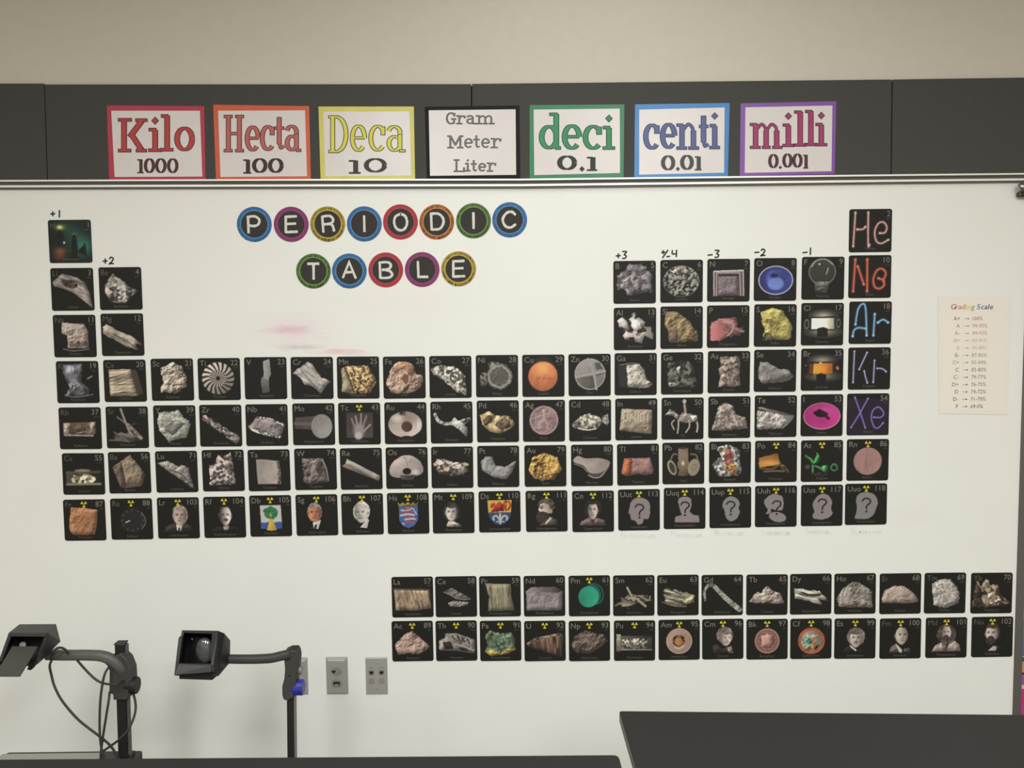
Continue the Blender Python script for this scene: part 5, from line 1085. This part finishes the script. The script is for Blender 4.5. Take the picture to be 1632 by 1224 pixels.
def glyph(mb, ch, box, conv, thick, thin, grow, y, mi):
    """box in zoomed pixels; conv turns a pixel into local (x, z); widths in pixels"""
    x0, y0, x1, y1 = box; step = 0
    px_m = (Vector(conv(1, 0)) - Vector(conv(0, 0))).length
    for st in GLY[ch]:
        k, body = st[0], st[1:]
        if k == 'A':
            ex, ey, erx, ery, a0, a1 = (float(q) for q in body.split()); na = 36
            P = [(x0 + (ex + erx * math.cos(math.radians(a0 + (a1 - a0) * i / na))) * (x1 - x0), y0 + (ey - ery * math.sin(math.radians(a0 + (a1 - a0) * i / na))) * (y1 - y0)) for i in range(na + 1)]
        else: P = [(x0 + u * (x1 - x0), y0 + v * (y1 - y0)) for u, v in pts_of(body)]
        yy = y - step * 3e-5; step += 1
        if k == 'd':
            r = thick * (.66 if ch != '.' else .52) + grow * 1.3; cx, cy = P[0]
            q = [conv(cx + a * r, cy + b * r * 1.05) for a, b in ((-1, 0), (0, 1), (1, 0), (0, -1))]
            mb.add([(a, yy, b) for a, b in q], [(0, 1, 2, 3)], mi); continue
        w = thick if k in 'TCA' else thin
        if k in 'cC': P = [(q.x, q.y) for q in catmull([(a, b, 0) for a, b in P], 7)]
        if k in 'CA':
            tp = []
            for i, p in enumerate(P):   # thick on the vertical runs, thinner on the horizontal ones
                a = P[max(i - 1, 0)]; b = P[min(i + 1, len(P) - 1)]
                d = abs(b[1] - a[1]) / (math.hypot(b[0] - a[0], b[1] - a[1]) + 1e-9)
                tp.append(((thin * .8 + (thick - thin * .8) * d) + 2 * grow) * px_m)
        else: tp = [(w + 2 * grow) * px_m] * len(P)
        if grow and k in 'tT':      # outline sticks out past the stroke ends too
            d0 = Vector((P[0][0] - P[1][0], P[0][1] - P[1][1])).normalized() * grow; d1 = Vector((P[-1][0] - P[-2][0], P[-1][1] - P[-2][1])).normalized() * grow
            P = [(P[0][0] + d0.x, P[0][1] + d0.y)] + P[1:-1] + [(P[-1][0] + d1.x, P[-1][1] + d1.y)]
        ribbon(mb, [conv(a, b) for a, b in P], 0, yy, mi, cap=False, taper=tp)
Z1 = lambda x, y: (150 + x / 4.411, 150 + y / 4.411); Z2 = lambda x, y: (490 + x / 4.411, 150 + y / 4.411)
Z3 = lambda x, y: (830 + x / 4.411, 150 + y / 4.411); Z4 = lambda x, y: (1160 + x / 3.458, 110 + y / 3.458)
PO = [
 (Z1, 4.411, [(90, 80), (775, 85), (785, 600), (107, 603)], [(122, 118), (745, 118), (762, 580), (146, 583)], 'b03246', 'b5403e', '4a2422', '4e2c2a', 40, 22,
  [('K', 172, 170, 375, 410), ('i', 383, 155, 475, 408), ('l', 470, 142, 557, 405), ('o', 560, 228, 715, 405)], [('1', 303, 455, 350, 558), ('0', 352, 450, 430, 558), ('0', 430, 450, 512, 558), ('0', 514, 450, 595, 558)], 24, 11,
  'laminated red bordered poster reading Kilo 1000, leftmost in the row'),
 (Z1, 4.411, [(838, 75), (1512, 85), (1525, 600), (858, 603)], [(873, 118), (1483, 115), (1498, 578), (890, 583)], 'cc5a36', 'b8605a', '4a2a26', '3c2624', 34, 20,
  [('H', 915, 145, 1053, 412), ('e', 1060, 218, 1168, 408), ('c', 1165, 215, 1270, 405), ('t', 1268, 158, 1345, 398), ('a', 1343, 210, 1455, 408)], [('1', 1047, 457, 1107, 560), ('0', 1110, 450, 1222, 556), ('0', 1222, 450, 1335, 556)], 30, 12,
  'laminated orange bordered poster reading Hecta 100'),
 (Z2, 4.411, [(78, 88), (748, 88), (757, 603), (93, 605)], [(112, 125), (716, 122), (730, 574), (126, 578)], 'cdc45e', 'd6cf48', '35352a', '34342a', 33, 18,
  [('D', 150, 148, 292, 418), ('e', 297, 210, 418, 412), ('c', 424, 212, 552, 410), ('a', 555, 212, 688, 412)], [('1', 287, 463, 375, 560), ('0', 390, 450, 567, 553)], 36, 13,
  'laminated yellow bordered poster reading Deca 10'),
 (Z2, 4.411, [(825, 90), (1490, 80), (1497, 592), (840, 598)], [(853, 115), (1463, 108), (1467, 568), (862, 575)], '211f1c', '7a7975', '33322e', '33322e', 13, 8,
  [('G', 970, 128, 1045, 215), ('r', 1048, 148, 1113, 212), ('a', 1115, 148, 1180, 212), ('m', 1185, 148, 1315, 212), ('M', 985, 292, 1095, 382), ('e', 1098, 310, 1165, 380), ('t', 1165, 290, 1215, 380), ('e', 1218, 310, 1285, 380), ('r', 1290, 308, 1365, 380),
   ('L', 1030, 460, 1105, 548), ('i', 1108, 455, 1145, 545), ('t', 1148, 465, 1195, 545), ('e', 1198, 485, 1258, 545), ('r', 1262, 480, 1328, 545)], [], 0, 0,
  'laminated black bordered poster reading Gram Meter Liter'),
 (Z3, 4.411, [(62, 78), (728, 73), (722, 590), (62, 594)], [(90, 110), (695, 103), (697, 555), (95, 570)], '2c7a50', '2e8a58', '203a2a', '26281f', 40, 21,
  [('d', 125, 130, 280, 393), ('e', 285, 210, 428, 395), ('c', 430, 215, 573, 395), ('i', 575, 140, 660, 393)], [('0', 253, 432, 397, 535), ('.', 412, 509, 448, 545), ('1', 460, 440, 537, 540)], 38, 13,
  'laminated green bordered poster reading deci 0.1'),
 (Z3, 4.411, [(803, 73), (1468, 63), (1455, 577), (797, 588)], [(832, 110), (1432, 95), (1428, 553), (832, 567)], '3f82bd', '5a6490', '3c4256', '474744', 38, 21,
  [('c', 858, 205, 975, 395), ('e', 977, 200, 1095, 390), ('n', 1095, 200, 1250, 390), ('t', 1250, 148, 1325, 385), ('i', 1325, 120, 1397, 390)], [('0', 985, 430, 1085, 538), ('.', 1085, 509, 1121, 545), ('0', 1120, 427, 1215, 535), ('1', 1220, 435, 1270, 537)], 30, 12,
  'laminated blue bordered poster reading centi 0.01'),
 (Z4, 3.458, [(70, 190), (597, 178), (588, 579), (65, 590)], [(96, 212), (575, 202), (570, 563), (92, 573)], '8252a0', 'a03a66', '4a2438', '4c2c34', 30, 15,
  [('m', 122, 292, 298, 440), ('i', 300, 235, 362, 432), ('l', 363, 228, 430, 430), ('l', 423, 225, 487, 427), ('i', 480, 232, 545, 428)], [('0', 222, 468, 278, 548), ('.', 274, 530, 302, 556), ('0', 300, 465, 355, 545), ('0', 355, 465, 410, 545), ('1', 412, 470, 442, 550)], 19, 8,
  'laminated purple bordered poster reading milli 0.001, rightmost in the row'),
]
sheet_m = mat('laminated_paper', 'd6cfca', rough=.30, spec=.4, bump=.55, bscale=14, noise=.02, nscale=8)
for (Z, sc, outer, inner, bc, fc, oc, nc, th, tn, word, digits, dth, dtn, lab) in PO:
    cpx = Z(sum(p[0] for p in outer) / 4, sum(p[1] for p in outer) / 4)
    c = at(cpx[0], cpx[1], BY); t = empty('prefix_poster', (c.x, BY - .0006, c.z))
    def conv(x, y):
        p = at(*Z(x, y), BY); return (p.x - c.x, p.z - c.z)
    O = [conv(*p) for p in outer]; I = [conv(*p) for p in inner]
    mb = MB().prism([(x, 0, z) for x, z in O], (0, -.0006, 0)); link('border', mb.mesh('border'), mat('card_' + bc, bc, rough=.34 if bc != '211f1c' else .55, spec=.3 if bc != '211f1c' else .1, noise=.06, nscale=18, bump=.55, bscale=14), t)
    mb = MB().prism([(x, -.0007, z) for x, z in I], (0, -.0004, 0)); link('sheet', mb.mesh('sheet'), sheet_m, t)
    og = 4.6 if sc > 4 else 3.6
    if not digits: og = 3.0
    for row in ([word] if digits else [word[:4], word[4:9], word[9:]]):
        mb = MB()
        for g in row: glyph(mb, g[0], g[1:], conv, th - og, tn - og * .6, og * .75, -.0013, 0)
        link('letter_outline', mb.mesh('letter_outline'), mat('print_' + oc, oc, rough=.45), t)
        mb = MB()
        for g in row: glyph(mb, g[0], g[1:], conv, th - og, tn - og * .6, -og * .5, -.0017, 0)
        link('word', mb.mesh('word'), mat('print_' + fc, fc, rough=.45, noise=.05, nscale=25), t)
    if digits:
        mb = MB()
        for g in digits: glyph(mb, g[0], g[1:], conv, dth, dtn, 0, -.0013, 0)
        link('number', mb.mesh('number'), mat('print_' + nc, nc, rough=.45), t)
    tag(t, lab, 'poster', 'metric prefix posters')

# ------------------------------------------------------------------ grading scale sheet
gq = [at(1494, 472, BY), at(1610.5, 471.5, BY), at(1606, 661, BY), at(1496, 659, BY)]
gc = sum(gq, Vector()) / 4
t = empty('grading_sheet', (gc.x, BY - .0005, gc.z))
L_ = lambda p: (p.x - gc.x, p.z - gc.z)
mb = MB().prism([(L_(p)[0], 0, L_(p)[1]) for p in gq], (0, -.0010, 0)); link('laminate', mb.mesh('laminate'), mat('clear_laminate', 'dad6cc', k=1, rough=.3, spec=.4, bump=.06, bscale=9), t)
q = [at(1499, 477, BY), at(1604, 476.5, BY), at(1600.5, 655, BY), at(1500, 654, BY)]
mb = MB().prism([(L_(p)[0], -.0011, L_(p)[1]) for p in q], (0, -.0002, 0)); link('paper', mb.mesh('paper'), mat('cream_paper', 'ddd6ca', k=1, rough=.4, spec=.3, bump=.06, bscale=9), t)
GZ = lambda x, y: L_(at(1470 + x / 5.321, 450 + y / 5.321, BY))
k_ = .00192 / 5.321
hues = ['b8564a', 'be6a54', 'c88060', 'cc9060', 'd8b84c', 'd8c860', '7aa060', '000000', '4a6aa0', '44588c', '3c3c4c', '3a3a3a', '3a3a3a']
x_adv = 240
adv = {'G': 40, 'r': 26, 'a': 31, 'd': 32, 'i': 18, 'n': 34, 'g': 34, ' ': 20, 'S': 40, 'c': 30, 'l': 18, 'e': 32}
title = empty('title', (0, 0, 0)); title.parent = t
for chh, hu in zip('Grading Scale', hues):
    if chh != ' ':
        x, z = GZ(x_adv, 228); mb = MB(); put_text(mb, chh, x, z, 42 * k_, -.0015, 'L', slant=.15, rot=-.01)
        v2 = [(a + .0006, b - .00002, c_) for a, b, c_ in mb.v]; mb.add(v2, list(mb.f))
        link('title_letter', mb.mesh('title_letter'), mat('title_' + hu, hu, rough=.6), title)
    x_adv += adv[chh] * .93
rows = [('A+', '100%', '6e4a44', 'a8746a'), ('A', '99-95%', 'b08078', 'c08e84'), ('A-', '94-93%', 'b48a7a', 'c49684'), ('B+', '92-91%', 'd0a888', 'd0b094'), ('B', '90-88%', 'c8b498', 'c8b8a0'),
        ('B-', '87-86%', '7c8878', '8a9a86'), ('C+', '85-84%', '84908a', '94a08e'), ('C', '83-80%', '54605c', '76807c'), ('C-', '79-77%', '5c6668', '70787c'), ('D+', '76-75%', '5c5a60', '74727a'),
        ('D', '74-72%', '55524e', '6c6a66'), ('D-', '71-70%', '5c5854', '6e6a66'), ('F', '69-0%', '4c4844', '56524e')]
for i, (g, pc, c1, c2) in enumerate(rows):
    y = 322 + i * 62; sh = -1.4 * i
    mb = MB(); x, z = GZ(316 + sh, y); put_text(mb, g, x, z, 30 * k_, -.0015, 'R', 0)
    x, z = GZ(352 + sh, y - 13); x2, _ = GZ(392 + sh, y - 13); ribbon(mb, [(x, z), (x2, z)], 3.5 * k_, -.0015, 1)
    mb.add([(x2 - 10 * k_, -.0015, z - 8 * k_), (x2 + 4 * k_, -.0015, z), (x2 - 10 * k_, -.0015, z + 8 * k_)], [(0, 1, 2)], 1)
    x, z = GZ(423 + sh, y); put_text(mb, pc, x, z, 30 * k_, -.0015, 'L', 1, xs=.95)
    link('grade_row', mb.mesh('grade_row'), [mat('grade_' + c1, c1, rough=.6), mat('grade_' + c2, c2, rough=.6)], t)
tag(t, 'laminated Grading Scale sheet with a rainbow title near the right edge', 'sheet')
